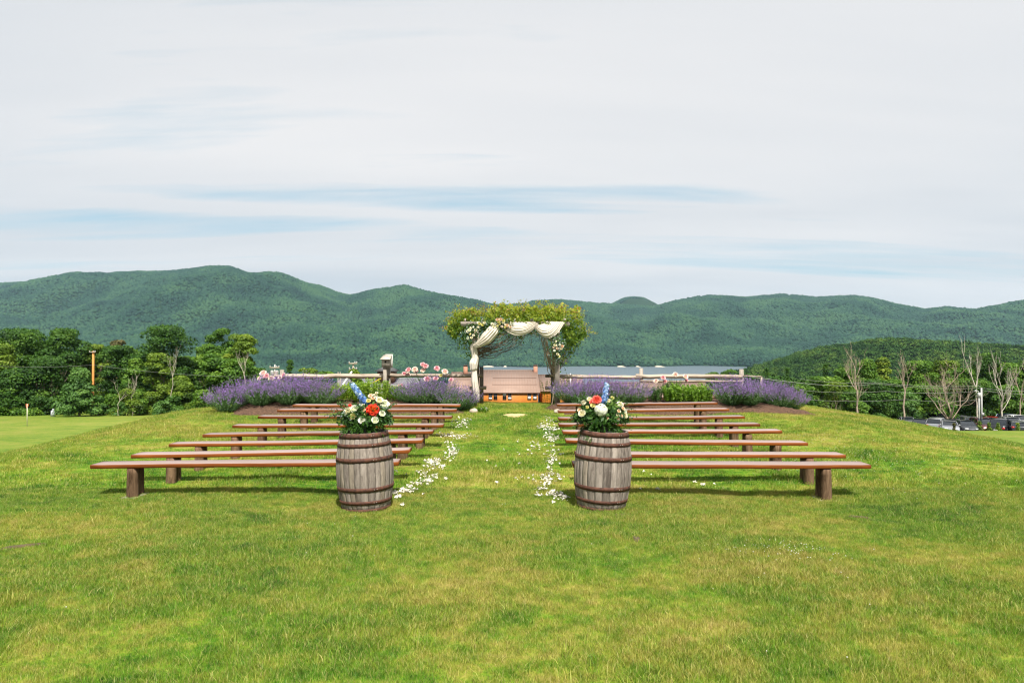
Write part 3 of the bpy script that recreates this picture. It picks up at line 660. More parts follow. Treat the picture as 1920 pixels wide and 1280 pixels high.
# ------------------------------------------------------------------ flowers
def petal_mat(name, stops, trans=0.3, rough=0.6):
    return leaf_mat(name, stops, trans, rough, 0.0, spec=0.2)
M_CREAM = petal_mat('cream_petal', [(0, (0.62, 0.50, 0.33)), (0.5, (0.80, 0.73, 0.60)), (1, (0.86, 0.83, 0.74))])
M_WHITE = petal_mat('white_petal', [(0, (0.60, 0.62, 0.50)), (0.5, (0.82, 0.82, 0.76)), (1, (0.88, 0.88, 0.85))])
M_BLUSH = petal_mat('blush_petal', [(0, (0.72, 0.40, 0.27)), (0.5, (0.80, 0.58, 0.45)), (1, (0.85, 0.70, 0.60))])
M_ORANGE = petal_mat('orange_petal', [(0, (0.85, 0.50, 0.06)), (0.45, (0.80, 0.14, 0.03)), (1, (0.70, 0.05, 0.03))])
M_CORAL = petal_mat('coral_petal', [(0, (0.62, 0.05, 0.05)), (0.5, (0.80, 0.11, 0.09)), (1, (0.85, 0.24, 0.19))])
M_BLUE = petal_mat('blue_petal', [(0, (0.06, 0.13, 0.40)), (0.5, (0.16, 0.30, 0.66)), (1, (0.46, 0.58, 0.80))])
M_PINK = petal_mat('pink_petal', [(0, (0.62, 0.12, 0.24)), (0.45, (0.78, 0.34, 0.46)), (1, (0.86, 0.62, 0.68))])
M_PALEP = petal_mat('pale_pink_petal', [(0, (0.75, 0.36, 0.44)), (0.5, (0.84, 0.60, 0.64)), (1, (0.88, 0.80, 0.78))])
M_YELLOW = petal_mat('yellow_petal', [(0, (0.55, 0.48, 0.10)), (1, (0.78, 0.74, 0.38))])
GREEN = [(0, (0.014, 0.045, 0.010)), (0.5, (0.045, 0.120, 0.022)), (1, (0.115, 0.22, 0.045))]
M_GREEN = leaf_mat('bouquet_leaf', GREEN, 0.3, 0.45)
M_LIGHTGREEN = leaf_mat('light_leaf', [(0, (0.06, 0.14, 0.02)), (0.5, (0.16, 0.28, 0.05)), (1, (0.30, 0.42, 0.12))], 0.4, 0.5)
M_SAGE = leaf_mat('sage_leaf', [(0, (0.10, 0.15, 0.12)), (0.5, (0.22, 0.30, 0.25)), (1, (0.40, 0.46, 0.42))], 0.25, 0.6)
M_FERN = leaf_mat('fern_leaf', [(0, (0.02, 0.07, 0.010)), (0.5, (0.055, 0.16, 0.018)), (1, (0.11, 0.25, 0.03))], 0.35, 0.5)
M_STEM = solid('green_stem', (0.06, 0.12, 0.03), 0.6, 0.2, 20)
def bloom_mesh(seed, r, layers=5, open_=0.9, ruffle=0.12, mat_=None, per=6):
    """cupped petals in rings: a rose or peony head"""
    rg = np.random.default_rng(seed); mb = MB()
    for li in range(layers):
        q = li / max(1, layers - 1); n = max(3, int(per * (0.55 + 0.6 * q)))
        tilt = (0.15 + q * open_ * 1.15); ln = r * (0.55 + 0.5 * q); wd_ = ln * 0.62
        for j in range(n):
            a = 2 * math.pi * (j + rg.uniform(-.2, .2)) / n + li * 0.7; V = []
            for u_ in np.linspace(0, 1, 5):
                for v_ in np.linspace(-1, 1, 4):
                    ww = wd_ * math.sin(math.pi * (0.12 + 0.80 * u_)) ** 0.7 * v_; cup = tilt * (0.35 + 0.9 * u_) - 0.35 * (u_ > .9)
                    rr = ln * (u_ * math.sin(cup)) * 0.95; zz = ln * (u_ * math.cos(cup)) * 0.9 + ln * 0.15 * v_ * v_ * (1 - q * .3)
                    rr += rg.normal(0, ruffle * r * 0.25 * u_); zz += rg.normal(0, ruffle * r * 0.35 * u_)
                    V.append((rr * math.cos(a) - ww * math.sin(a), rr * math.sin(a) + ww * math.cos(a), zz - r * 0.18))
            u4 = np.repeat(np.linspace(0, 1, 5), 4)
            mb.add(V, gridf(5, 4), np.clip(0.15 + 0.6 * q + 0.3 * u4 * (0.5 + 0.5 * q) + rg.normal(0, .06), 0, 1))
    return mb.mesh('bloom', mat_, True)
def aim(o, loc, d, s=1.0, spin=0.0):
    o.location = loc; o.rotation_mode = 'QUATERNION'
    q = Vector(d).to_track_quat('Z', 'Y'); o.rotation_quaternion = q @ Matrix.Rotation(spin, 3, 'Z').to_quaternion(); o.scale = (s, s, s)
    return o
_bl = {}
def bloom(kind, mat_, r, loc, d, parent, name, seed=0):
    key = (kind, mat_.name, seed % 3)
    if key not in _bl:
        spec_ = {'rose': (5, 0.80, 0.05, 7), 'peony': (7, 0.95, 0.30, 9), 'open': (3, 1.30, 0.10, 8), 'ruffle': (6, 1.0, 0.45, 8)}[kind]
        _bl[key] = bloom_mesh(seed % 3 + 31, 1.0, spec_[0], spec_[1], spec_[2], mat_, spec_[3])
    return aim(link(name, _bl[key], parent), loc, d, r, seed * 1.3)
def hydrangea_mesh(seed, r, mat_):
    rg = np.random.default_rng(seed); n = 150; d = unit(rg.normal(size=(n, 3))); d[:, 2] = np.abs(d[:, 2]) * 0.9 - 0.25; d = unit(d); mb = MB()
    pos = d * r * rg.uniform(.88, 1.05, (n, 1))
    for q in range(4):
        ax = unit(np.cross(d, [0.3, 0.5, 0.8])); bx = np.cross(d, ax); a = q * math.pi / 2
        off = ax * math.cos(a) + bx * math.sin(a)
        V, Fq = leaves(pos + off * r * .13, unit(d + off * .25), r * .26, 1.1, rg, updir=off); mb.add(V, Fq, np.repeat(rg.uniform(.3, 1, n), 4))
    mb.add(IV2 * r * 0.85, IF2, 0.1); return mb.mesh('bloom', mat_)
def leaf_cloud(n, fpos, size, aspect, seed, mat_, name, parent, spread=0.8, tr=(0, 1)):
    rg = np.random.default_rng(seed); pos, nr = fpos(rg, n); V, Fq = leaves(pos, nr + rg.normal(0, spread, (n, 3)), size * rg.uniform(.6, 1.3, n), aspect, rg)
    return link(name, mesh(name, V, Fq, mat_, False, np.repeat(rg.uniform(*tr, n), 4)), parent)
def sprig(mb, p0, p1, bend, nl, ls, aspect, rg, tint=None, stem_r=0.0018, taper=True, pair=True):
    """a stem with leaves along it"""
    p0 = np.array(p0, float); p1 = np.array(p1, float); mid = (p0 + p1) / 2 + np.array(bend); t = np.linspace(0, 1, 8)[:, None]
    pts = (1 - t) ** 2 * p0 + 2 * t * (1 - t) * mid + t * t * p1; mb.tube(pts, stem_r, 3, False, 0.35)
    tl = rg.uniform(0.2, 1, nl) if not pair else np.linspace(0.18, 1, nl); tl = tl[:, None]
    c = (1 - tl) ** 2 * p0 + 2 * tl * (1 - tl) * mid + tl * tl * p1; d = unit(2 * (1 - tl) * (mid - p0) + 2 * tl * (p1 - mid))
    for s in (-1, 1):
        side = unit(np.cross(d, rg.normal(size=3))) * s; out = unit(side + d * 0.9); nr = unit(np.cross(out, rg.normal(size=(nl, 3))) + np.array([0, -.3, .8]))
        sz = ls * rg.uniform(.7, 1.2, nl) * (1 - 0.45 * tl[:, 0] if taper else 1)
        V, Fq = leaves(c + out * sz[:, None] * 0.5, nr, sz, aspect, rg, updir=out)
        mb.add(V, Fq, np.repeat(np.clip(rg.uniform(.2, .9, nl) if tint is None else rg.normal(tint, .12, nl), 0, 1), 4))
def delphinium(p0, p1, parent, seed, n=64, r=0.028):
    rg = np.random.default_rng(seed); p0 = np.array(p0); p1 = np.array(p1); mb = MB(); mb.tube([p0, (p0 + p1) / 2, p1], 0.003, 4, False)
    ax = unit((p1 - p0)[None])[0]; u_ = unit(np.cross(ax, [0, 1, 0.1])[None])[0]; v_ = np.cross(ax, u_)
    ob = mb.build('flower_stem', M_STEM, parent); mb = MB()
    for i in range(n):
        q = (i / n); a = i * 2.4; c = p0 + (p1 - p0) * (0.18 + 0.82 * q); rr = r * (0.92 - 0.50 * q); out = math.cos(a) * u_ + math.sin(a) * v_
        for j in range(5):
            b = j * 1.2566; s1 = unit(np.cross(out, ax)[None])[0]; s2 = np.cross(s1, out); o2 = (s1 * math.cos(b) + s2 * math.sin(b))
            V, Fq = leaves((c + out * rr * rg.uniform(.6, 1.1) + o2 * r * .27)[None], (out * 1.0 + o2 * .4)[None], np.array([r * 0.62]), 1.15, rg, updir=o2[None])
            mb.add(V, Fq, float(np.clip(rg.normal(0.35 + 0.5 * q ** 2, .32), 0, 1)))
    return mb.build('delphinium_spike', M_BLUE, parent)
M_VASE = solid('dark_green_vase', (0.035, 0.045, 0.035), 0.25, 0.1, 10, spec=0.6)
def bouquet(root_b, px, py, Y, label):
    """flower arrangement whose foot stands on the barrel head"""
    c = P(px, py, Y); z0 = root_b.location.z + BH - 0.033
    root = empty('flower_arrangement', (c.x, Y, z0), 0, label, 'flowers', 'flower arrangements on the barrels')
    mb = MB(); mb.lathe([(0.0, 0.0), (0.085, 0.0), (0.10, 0.02), (0.11, 0.12), (0.105, 0.13), (0.09, 0.125)], 20); mb.build('vase', M_VASE, root, True)
    def at(qx, qy, dy=0.0): p = P(qx, qy, Y + dy); return Vector((p.x - c.x, dy, p.z - z0))
    rg = np.random.default_rng(int(px)); mb = MB()
    def dome(rg_, n):
        d = unit(rg_.normal(size=(n, 3))); d[:, 2] = np.abs(d[:, 2]); rr = rg_.uniform(.35, 1, n) ** 0.6
        return d * rr[:, None] * np.array([.35, .25, .27]) + np.array([0, 0, .13]), d
    leaf_cloud(1500, dome, 0.07, 2.2, int(px) + 1, M_GREEN, 'leaf_mass', root)
    # ruscus and eucalyptus sprigs
    mb = MB()
    for i in range(46):
        a = rg.uniform(-0.5, math.pi + .5); e = rg.uniform(.0, 0.9); ln = rg.uniform(.26, .46)
        p1 = (math.cos(a) * ln * math.cos(e) , rg.uniform(-.26, .22), 0.14 + ln * math.sin(e) * 0.85)
        sprig(mb, (0, 0, .12), p1, (0, 0, .07), 10, 0.060, 2.2, rg, 0.55)
    mb.build('leaf_sprig', M_GREEN, root)
    mb = MB()
    for i in range(70):
        a = rg.uniform(0, 2 * math.pi); ln = rg.uniform(.16, .34); yy_ = -abs(math.sin(a)) * ln * 0.9 if i % 3 else math.sin(a) * ln
        p1 = (math.cos(a) * ln, yy_, rg.uniform(-0.07, .16)); sprig(mb, (0, 0, .10), p1, (0, 0, .12), 44, 0.034, 5.0, rg, None, 0.0012, False, False)
    mb.build('fern_frond', M_FERN, root)
    return root, at, rg
rt, at, rg = bouquet(bl, 685, 806, 8.5, 'white and cream bouquet with one orange bloom and a blue spike, on the left barrel')
delphinium(at(697, 772, -.02), at(659, 718, -.02), rt, 3, 30, 0.060)
for (qx, qy, r, kd, m_, dy, sd_) in ((699, 769, 15, 'ruffle', M_ORANGE, -.16, 1), (653, 771, 10.5, 'rose', M_CREAM, -.14, 2), (664, 767, 10, 'peony', M_WHITE, -.12, 0), (703, 788, 9.5, 'rose', M_WHITE, -.20, 1),
        (678.5, 787, 8.5, 'ruffle', M_WHITE, -.20, 2), (711, 751, 10, 'rose', M_CREAM, -.06, 3), (720, 757, 11, 'peony', M_WHITE, -.04, 4), (723, 762, 8, 'open', M_WHITE, -.03, 5), (691, 752, 6.5, 'rose', M_YELLOW, -.08, 6),
        (716, 776, 8.5, 'rose', M_WHITE, -.15, 7), (662, 780, 8, 'ruffle', M_YELLOW, -.18, 8), (656, 762, 7, 'rose', M_CORAL, -.02, 1), (695, 741, 6, 'open', M_BLUSH, -.05, 2), (703, 741, 6, 'open', M_CREAM, -.05, 3),
        (699, 747, 5.5, 'rose', M_BLUSH, -.07, 4), (681, 761, 5.5, 'rose', M_CREAM, -.10, 5), (682, 769, 5.5, 'rose', M_BLUSH, -.13, 6), (686, 776, 4, 'rose', M_YELLOW, -.17, 7), (706, 737, 4, 'rose', M_CREAM, -.04, 8), (645, 775, 5, 'open', M_WHITE, -.1, 2), (727, 756, 6, 'open', M_CREAM, 0, 3)):
    p = at(qx, qy, dy); bloom(kd, m_, r / 151.0 * 0.84, p, (p.x * 1.2, -0.55, 0.35 + (p.z - .2)), rt, 'bloom', sd_)
mb = MB()
for (a_, b_) in (((640, 775), (612, 786)), ((645, 770), (632, 757)), ((720, 772), (738, 757)), ((650, 780), (610, 778)), ((725, 780), (736, 795)), ((690, 760), (713, 727)), ((655, 776), (618, 768)), ((700, 795), (690, 818))):
    sprig(mb, at(*a_, -.03), at(*b_, -.1), (0, 0, .02), 7, 0.050, 2.0, rg, 0.45)
mb.build('leaf_sprig', M_GREEN, rt)
mb = MB()
for (a_, b_) in (((650, 772), (641, 782)), ((664, 775), (671, 786)), ((700, 765), (722, 766)), ((678, 772), (674, 760)), ((648, 780), (660, 792))):
    sprig(mb, at(*a_, -.15), at(*b_, -.2), (0, 0, .03), 6, 0.055, 2.6, rg, 0.6)
mb.build('sage_sprig', M_SAGE, rt)
rt2, at, rg = bouquet(br, 1127, 814, 8.46, 'cream bouquet with a coral peony, white hydrangea and tall blue spike, on the right barrel')
delphinium(at(1130, 765, -.05), at(1138, 719, -.02), rt2, 5, 30, 0.055)
for (qx, qy, r, kd, m_, dy, sd_) in ((1119, 750, 11.5, 'peony', M_CORAL, -.12, 1), (1113, 753, 9, 'peony', M_CORAL, -.10, 2), (1092, 775.5, 10, 'rose', M_CREAM, -.16, 2), (1105, 749, 7, 'rose', M_CREAM, -.05, 0), (1094, 755, 6.5, 'ruffle', M_CREAM, -.05, 1),
        (1168, 766, 5.5, 'rose', M_BLUSH, -.10, 2), (1160, 771, 5.5, 'rose', M_BLUSH, -.14, 3), (1158, 778, 5.5, 'rose', M_CREAM, -.15, 4), (1164, 780, 5.5, 'rose', M_BLUSH, -.13, 5), (1158, 785, 5.5, 'rose', M_BLUSH, -.16, 6),
        (1171, 779, 8, 'rose', M_CREAM, -.10, 7), (1164, 757, 8, 'open', M_CREAM, -.02, 8), (1171, 771, 6, 'ruffle', M_WHITE, -.06, 1), (1148, 746, 5, 'rose', M_YELLOW, 0, 2), (1142, 752, 6, 'rose', M_CREAM, -.03, 3), (1138, 784, 5, 'rose', M_BLUSH, -.2, 4),
        (1112, 760, 6.5, 'ruffle', M_YELLOW, -.14, 5), (1087, 769, 6, 'rose', M_BLUSH, -.08, 6), (1101, 764, 5, 'rose', M_YELLOW, -.1, 2)):
    p = at(qx, qy, dy); bloom(kd, m_, r / 151.0 * 0.84, p, (p.x * 1.2, -0.55, 0.35 + (p.z - .2)), rt2, 'bloom', sd_)
p = at(1127, 769, -.17); aim(link('hydrangea', hydrangea_mesh(3, 0.078, M_WHITE), rt2), p, (0, -1, .3), 1.0)
mb = MB()
for (a_, b_) in (((1140, 770), (1145, 748)), ((1143, 772), (1157, 746)), ((1140, 775), (1150, 757)), ((1139, 772), (1138, 754)), ((1142, 770), (1164, 752))):
    sprig(mb, at(*a_, -.1), at(*b_, -.1), (0, 0, .01), 4, 0.085, 3.2, rg, 0.6)
mb.build('light_leaf_sprig', M_LIGHTGREEN, rt2)
mb = MB()
for (a_, b_) in (((1100, 760), (1072, 752)), ((1095, 765), (1078, 742)), ((1160, 765), (1190, 768)), ((1165, 760), (1188, 756)), ((1092, 780), (1070, 785)), ((1150, 790), (1182, 806)), ((1100, 790), (1074, 800)), ((1105, 755), (1094, 741))):
    sprig(mb, at(*a_, -.03), at(*b_, -.1), (0, 0, .02), 8, 0.046, 2.1, rg, 0.5)
mb.build('leaf_sprig', M_GREEN, rt2)

# ------------------------------------------------------------------ rose petals on the aisle
M_PETAL = solid('fallen_petal', (0.74, 0.70, 0.60), 0.7, 0.16, 20, trans=0.2, objrand=.25)
pp_ = []
for i in range(4):
    V = []; rg2 = np.random.default_rng(70 + i)
    for u_ in np.linspace(-1, 1, 5):
        for v_ in np.linspace(-1, 1, 4):
            ww = math.sqrt(max(0.04, 1 - u_ * u_ * 0.92)); V.append((u_ * 0.030, v_ * ww * 0.025, 0.008 + 0.011 * (u_ * u_ + v_ * v_) * rg2.uniform(.5, 1.4)))
    pp_.append(proto('petal', mesh('petal', V, gridf(5, 4), M_PETAL, True)))
def petals(name, clusters, seed, label):
    rg = np.random.default_rng(seed); xs, ys = [], []
    for (qx, qy, sx, sy, n) in clusters:
        if n > 3: n = int(n * 1.25)
        a = rg.normal(qx, sx, n); b = rg.normal(qy, sy, n)
        for q, s in zip(a, b):
            Y = 1.9 * F / (s - HOR)
            for _ in range(4): Y = (CAMZ - gz(PX(q, Y), Y)) * F / (s - HOR)
            xs.append(PX(q, Y)); ys.append(Y)
    x, y = np.array(xs), np.array(ys); n = len(x)
    gn_scatter(name, np.stack([x, y, near_h(x, y) + rg.uniform(.016, .036, n)], -1), np.stack([rg.normal(0, .45, n), rg.normal(0, .45, n), rg.uniform(0, 6, n)], -1), rg.uniform(.42, .9, n), pp_, label)
petals('rose_petals', [(869, 790, 9, 2.5, 26), (862, 801, 7, 2, 22), (871, 796, 5, 2, 10), (838, 817, 9, 2.5, 30), (858, 820, 9, 3, 30), (886, 819, 6, 2, 5), (842, 835, 4, 3, 8), (850, 843, 6, 5, 34), (843, 850, 4, 2, 8), (849, 852, 4, 2.5, 20), (820, 865, 4, 2, 14),
    (806, 868, 8, 2.5, 26), (817, 873, 4, 4, 22), (829, 877, 4, 2, 14), (803, 876, 6, 3, 10), (840, 864, 5, 4, 8), (788, 888, 4, 1.5, 10), (796, 892, 4, 3, 9), (800, 904, 6, 3.2, 32), (788, 910, 5, 2, 12), (778, 911, 4, 2, 6), (770, 915, 3, 1.5, 6), (756, 920, 4, 2, 12), (762, 924, 7, 2, 18),
    (745, 926, 4, 2.5, 16), (776, 921, 4, 1.5, 8), (747, 935, 4, 1.5, 8), (756, 949, 2, .8, 3), (836, 900, 1.5, 1, 2), (743, 886, 1, 1, 2), (764, 892, 1, 1, 2), (795, 930, .5, .5, 1), (813, 895, 4, 3, 8), (925, 873, 6, 6, 2), (930, 880, 1, 1, 1), (945, 845, 1, 1, 2), (930, 908, 2, 1, 2)], 8, 'trail of scattered white rose petals along the left edge of the aisle')
petals('rose_petals', [(1028, 790, 6, 3, 18), (1022, 800, 9, 3, 30), (1034, 807, 8, 3, 38), (1030, 816, 6, 2, 20), (1036, 824, 7, 2.2, 36), (1012, 802, 4, 3, 8), (1030, 826, 6, 2, 12), (1002, 832, 4, 1.5, 6), (1005, 842, 5, 3, 12), (995, 849, 3, 2, 4), (1027, 838, 6, 2, 8), (1035, 849, 8, 2, 14), (1033, 862, 5, 3.5, 22), (1030, 871, 4, 3, 12),
    (1031, 880, 4, 1.5, 9), (1053, 855, 5, 2, 4), (1050, 872, 2, 1, 2), (1033, 892, 4, 2.5, 10), (1018, 895, 4, 3, 9), (1028, 901, 7, 2.5, 22), (1050, 897, 6, 4, 12), (1026, 909, 6, 3, 14), (1013, 919, 4, 2, 8), (1022, 918, 3, 2, 7), (1036, 925, 6, 2, 8), (1044, 931, 8, 2.5, 16), (1055, 934, 5, 2.5, 12), (1014, 932, 4, 2, 6),
    (966, 901, 2, 1.5, 3), (980, 899, 1.5, 1, 2), (991, 901, 1, 1, 2), (1002, 903, 2, 1, 2), (971, 853, 2, 1, 2), (975, 873, 3, 2, 3), (970, 830, 1, 1, 2), (1001, 895, 1, 1, 2), (1040, 944, 3, 1, 3), (931, 905, 1, 1, 1)], 9, 'trail of scattered white rose petals along the right edge of the aisle')
petals('rose_petals', [(1202, 919, 1.5, .8, 2), (1233, 921, 3, .8, 5), (1304, 907, 2, .8, 3), (1318, 911, 3, .6, 3), (1205, 888, 2, 1, 2), (1220, 893, 1, 1, 1), (583, 964, 4, 1, 0), (1338, 911, 2, .5, 1)], 10, 'few stray white petals in the grass before the right front bench')
# ------------------------------------------------------------------ arbor
M_GREYWOOD = wood_mat('grey_weathered_wood', (0.19, 0.165, 0.135), (0.46, 0.40, 0.33), 3.0, (7, 7, 1.2), 0.85, 0.6, 0.2)
M_GREYBEAM = wood_mat('grey_weathered_beam', (0.26, 0.22, 0.185), (0.52, 0.45, 0.38), 3.0, (1.2, 7, 7), 0.85, 0.6, 0.2)
M_DARKWOOD = wood_mat('dark_weathered_wood', (0.055, 0.045, 0.035), (0.17, 0.14, 0.11), 3.0, (7, 7, 1.2), 0.9, 0.6, 0.15)
AY = 20.0; AD = 1.7   # distance of the front beam, depth
k20 = AY / F
XL, XR = PX(890, AY), PX(1045, AY); ZB = PZ(607, AY)
def dx(px): return PX(px, AY)
root = empty('garden_arbor', ((XL + XR) / 2, AY, gz(0, AY)), 0, 'weathered grey wooden arbor with square posts and a beam under green vines', 'arbor')
ox, oy, oz = root.location
def rel(p): return (p[0] - ox, p[1] - oy, p[2] - oz)
for (x, y, mt) in ((XL, AY + .06, M_GREYWOOD), (XR, AY + .06, M_GREYWOOD), (XL - .02, AY + AD, M_GREYWOOD), (XR + .02, AY + AD, M_GREYWOOD)):
    g0 = soil_z(x, y) if y < 21 else gz(x, y); mb = MB(); mb.box(-.07, .07, -.07, .07, 0, ZB - .062 - g0 + .06); mb.build('post', mt, root, loc=(x - ox, y - oy, g0 - .06 - oz))
for y in (AY - .03, AY + AD - .03):
    mb = MB(); mb.box(dx(864), dx(1068), -.035, .035, -.065, .065); mb.build('beam', M_GREYBEAM, root, loc=(-ox, y - oy, ZB - oz))
for i in range(7):
    x = dx(872) + i * (dx(1060) - dx(872)) / 6; mb = MB(); mb.box(-.022, .022, .04, AD + .10, 0, .09); mb.build('rafter', M_GREYBEAM, root, loc=(x - ox, 0, ZB + .067 - oz))
for s, x in ((1, XL), (-1, XR)):
    mb = MB(); mb.tube([(x + .05 * s, AY + AD, ZB - .5), (x + .5 * s, AY + AD, ZB - .05)], .035, 4); mb.build('brace', M_GREYWOOD, root, loc=(-ox, -oy, -oz))
# drape
def cloth_mat():
    m, t = new_mat('cream_chiffon'); tc = N(t, 'ShaderNodeTexCoord'); n = NOISE(t, tc.outputs['Object'], 60, 3, 0.5)
    return finish(m, t, RAMP(t, n, [(0.3, (0.74, 0.66, 0.55)), (0.7, (0.80, 0.73, 0.63))]), 0.8, n, 0.2, 0.002, 0.2, trans=0.22)
M_CLOTH = cloth_mat()
dr = empty('fabric_drape', (XL, AY - .1, ZB), 0, 'cream fabric swagged along the arbor beam and twisted down its left post', 'fabric')
def ribbon(name, path, widths, folds=5, depth=0.035, n=60, seed=0, sagdir=(0, 0, -1)):
    """path: list of centre points; cloth cross-section runs along 'across' with pleats"""
    path = np.array(path, float); t = np.linspace(0, len(path) - 1, n); P_ = np.stack([np.interp(t, range(len(path)), path[:, i]) for i in range(3)], 1)
    for _ in range(3): P_[1:-1] = (P_[:-2] + P_[1:-1] * 2 + P_[2:]) / 4
    W_ = np.interp(t, range(len(widths)), widths); T = unit(np.gradient(P_, axis=0)); A = unit(np.cross(T, np.array([0, 1.0, 0]))); k_ = 40; V = []
    rg = np.random.default_rng(seed); ph = rg.uniform(0, 6)
    s = np.linspace(-1, 1, k_)
    for i in range(n):
        wv = np.sin(s * folds * math.pi + ph + i * 0.10) * depth * min(1, W_[i] * 6) + 0.35 * depth * np.sin(s * folds * 2.3 * math.pi + i * .05)
        bulge = np.sqrt(np.maximum(0, 1 - s * s)) * W_[i] * 0.55
        V.append(P_[i] + A[i] * (s[:, None] * W_[i] / 2) + np.array([0, -1, 0]) * (bulge + wv)[:, None])
    V = np.concatenate(V); o = link(name, mesh(name, V - np.array([XL, AY - .1, ZB]), gridf(n, k_), M_CLOTH, True), dr); return o
def Q(px, py, dy=-.12): p = P(px, py, AY + dy); return (p.x, p.y, p.z)
def swag(name, fa, fb, fs, seed, n=46, k_=46):
    """hanging cloth: fold s (0 top .. 1 bottom) runs from pixel fa(s) to fb(s) and sags by fs(s) metres"""
    V = []; rg = np.random.default_rng(seed); t = np.linspace(0, 1, n)
    for j in range(k_):
        s = j / (k_ - 1); a = np.array(Q(*fa(s))); b = np.array(Q(*fb(s))); c = 4 * t * (1 - t)
        pl = math.cos(j * 1.30 + 0.9 * math.sin(j * .55 + seed)) ; am = 0.010 + 0.012 * (1 - c)
        zz = -fs(s) * c + 0.008 * np.sin(t * 6 + j * .5 + seed)
        yy_ = -0.05 - 0.10 * math.sin(math.pi * s) * c + am * pl - 0.03 * s
        V.append(a + (b - a) * t[:, None] + np.stack([0 * t, yy_ + 0 * t, zz], 1))
    V = np.concatenate(V) - np.array([XL, AY - .1, ZB]); return link(name, mesh(name, V, gridf(k_, n), M_CLOTH, True), dr)
swag('swag', lambda s: (946, 603 + 15 * s), lambda s: (1001 + 8 * s, 602.5 + 5 * s), lambda s: .02 + .24 * s, 1)
swag('swag', lambda s: (1003 - 2 * s, 608 + 5 * s), lambda s: (1026 + 32 * s, 602.5 + 1.5 * s), lambda s: .03 + .36 * s, 2)
ribbon('fabric_tail', [Q(934, 607), Q(925, 619), Q(912, 634), Q(898, 645), Q(888, 649)], [.18, .36, .36, .20, .12], 5, .018, 40, 3)
ribbon('post_wrap', [Q(889, 645, .0), Q(887, 651, .0), Q(890, 665, .02), Q(891, 672, .02), Q(888, 681, .0), Q(888, 692, .0), Q(889, 696, .02)], [.13, .20, .18, .21, .26, .21, .12], 3, .014, 60, 4)
ribbon('fabric_tail', [Q(889, 690, .02), Q(889, 700, .02), Q(890, 715, .0), Q(892, 730, .0), Q(894, 745, .0), Q(895, 750, .0)], [.13, .17, .20, .20, .17, .13], 3, .014, 60, 5)
mb = MB(); kn = Q(888, 649, -.04); mb.add(IV2 * np.array([.085, .07, .06]) * (1 + .12 * np.sin(IV2[:, :1] * 9 + IV2[:, 2:3] * 7)) + np.array(kn) - np.array([XL, AY - .1, ZB]), IF2); mb.build('knot', M_CLOTH, dr, True)
# vines
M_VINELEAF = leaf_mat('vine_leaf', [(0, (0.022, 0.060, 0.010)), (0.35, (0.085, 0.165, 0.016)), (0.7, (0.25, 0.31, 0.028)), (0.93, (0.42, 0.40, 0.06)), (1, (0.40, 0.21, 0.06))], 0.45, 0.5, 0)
M_VINE = solid('vine_stem', (0.15, 0.10, 0.07), 0.85, 0.3, 20)
M_TWIG = solid('pale_vine_stem', (0.33, 0.25, 0.17), 0.85, 0.3, 20)
vr = empty('climbing_vine', ((XL + XR) / 2, AY + .8, gz(0, AY)), 0, 'leafy yellow-green vine crowning the arbor with tangled brown stems below', 'vine')
rg = np.random.default_rng(44); vo = np.array(vr.location)
def vine_mass(n, seed):
    rg = np.random.default_rng(seed); top = np.array([(838, 620), (846, 595), (860, 577), (885, 575), (905, 582), (925, 577), (955, 573), (990, 571), (1010, 576), (1035, 577), (1062, 573), (1078, 576), (1092, 598), (1100, 632)], float)
    bot = np.array([(838, 632), (850, 640), (862, 616), (885, 612), (930, 610), (980, 609), (1040, 608), (1058, 612), (1070, 660), (1088, 648), (1100, 634)], float)
    px = rg.uniform(840, 1098, n); tz = np.interp(px, top[:, 0], top[:, 1]) + 5.0 * np.interp(px, np.arange(830, 1110, 7), rg.normal(0, 1, 40)); bz = np.interp(px, bot[:, 0], bot[:, 1]) + 4.0 * np.interp(px, np.arange(830, 1110, 6), rg.normal(0, 1, 47))
    u_ = rg.random(n); u_ = 1 - (1 - u_) ** 0.9; py = tz + (bz - tz) * u_
    y = AY + rg.uniform(-.25, AD + .45, n); edge = np.minimum(px - 836, 1102 - px) / 30
    return px, py, y
n = 17000; px_, py_, y_ = vine_mass(n, 5)
# clump the leaves: pull towards shoots
sx = rg.uniform(840, 1098, 210); 
pos = np.stack([(px_ - 960) / F * AY, y_, CAMZ + (HOR - py_) / F * AY], 1)
cl = np.array([mnoise.noise(Vector((p[0] * 2.4, p[1] * 2.0, p[2] * 3.2))) for p in pos]); keep = cl + rg.normal(0, .06, n) > -0.02; pos = pos[keep]; cl = cl[keep]; pyk = py_[keep]
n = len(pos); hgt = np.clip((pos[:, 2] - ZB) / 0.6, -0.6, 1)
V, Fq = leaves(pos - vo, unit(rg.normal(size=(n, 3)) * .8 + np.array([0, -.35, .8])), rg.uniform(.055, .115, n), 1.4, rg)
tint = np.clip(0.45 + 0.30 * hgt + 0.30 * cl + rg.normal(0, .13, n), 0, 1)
link('foliage', mesh('foliage', V, Fq, M_VINELEAF, False, np.repeat(tint, 4)), vr)
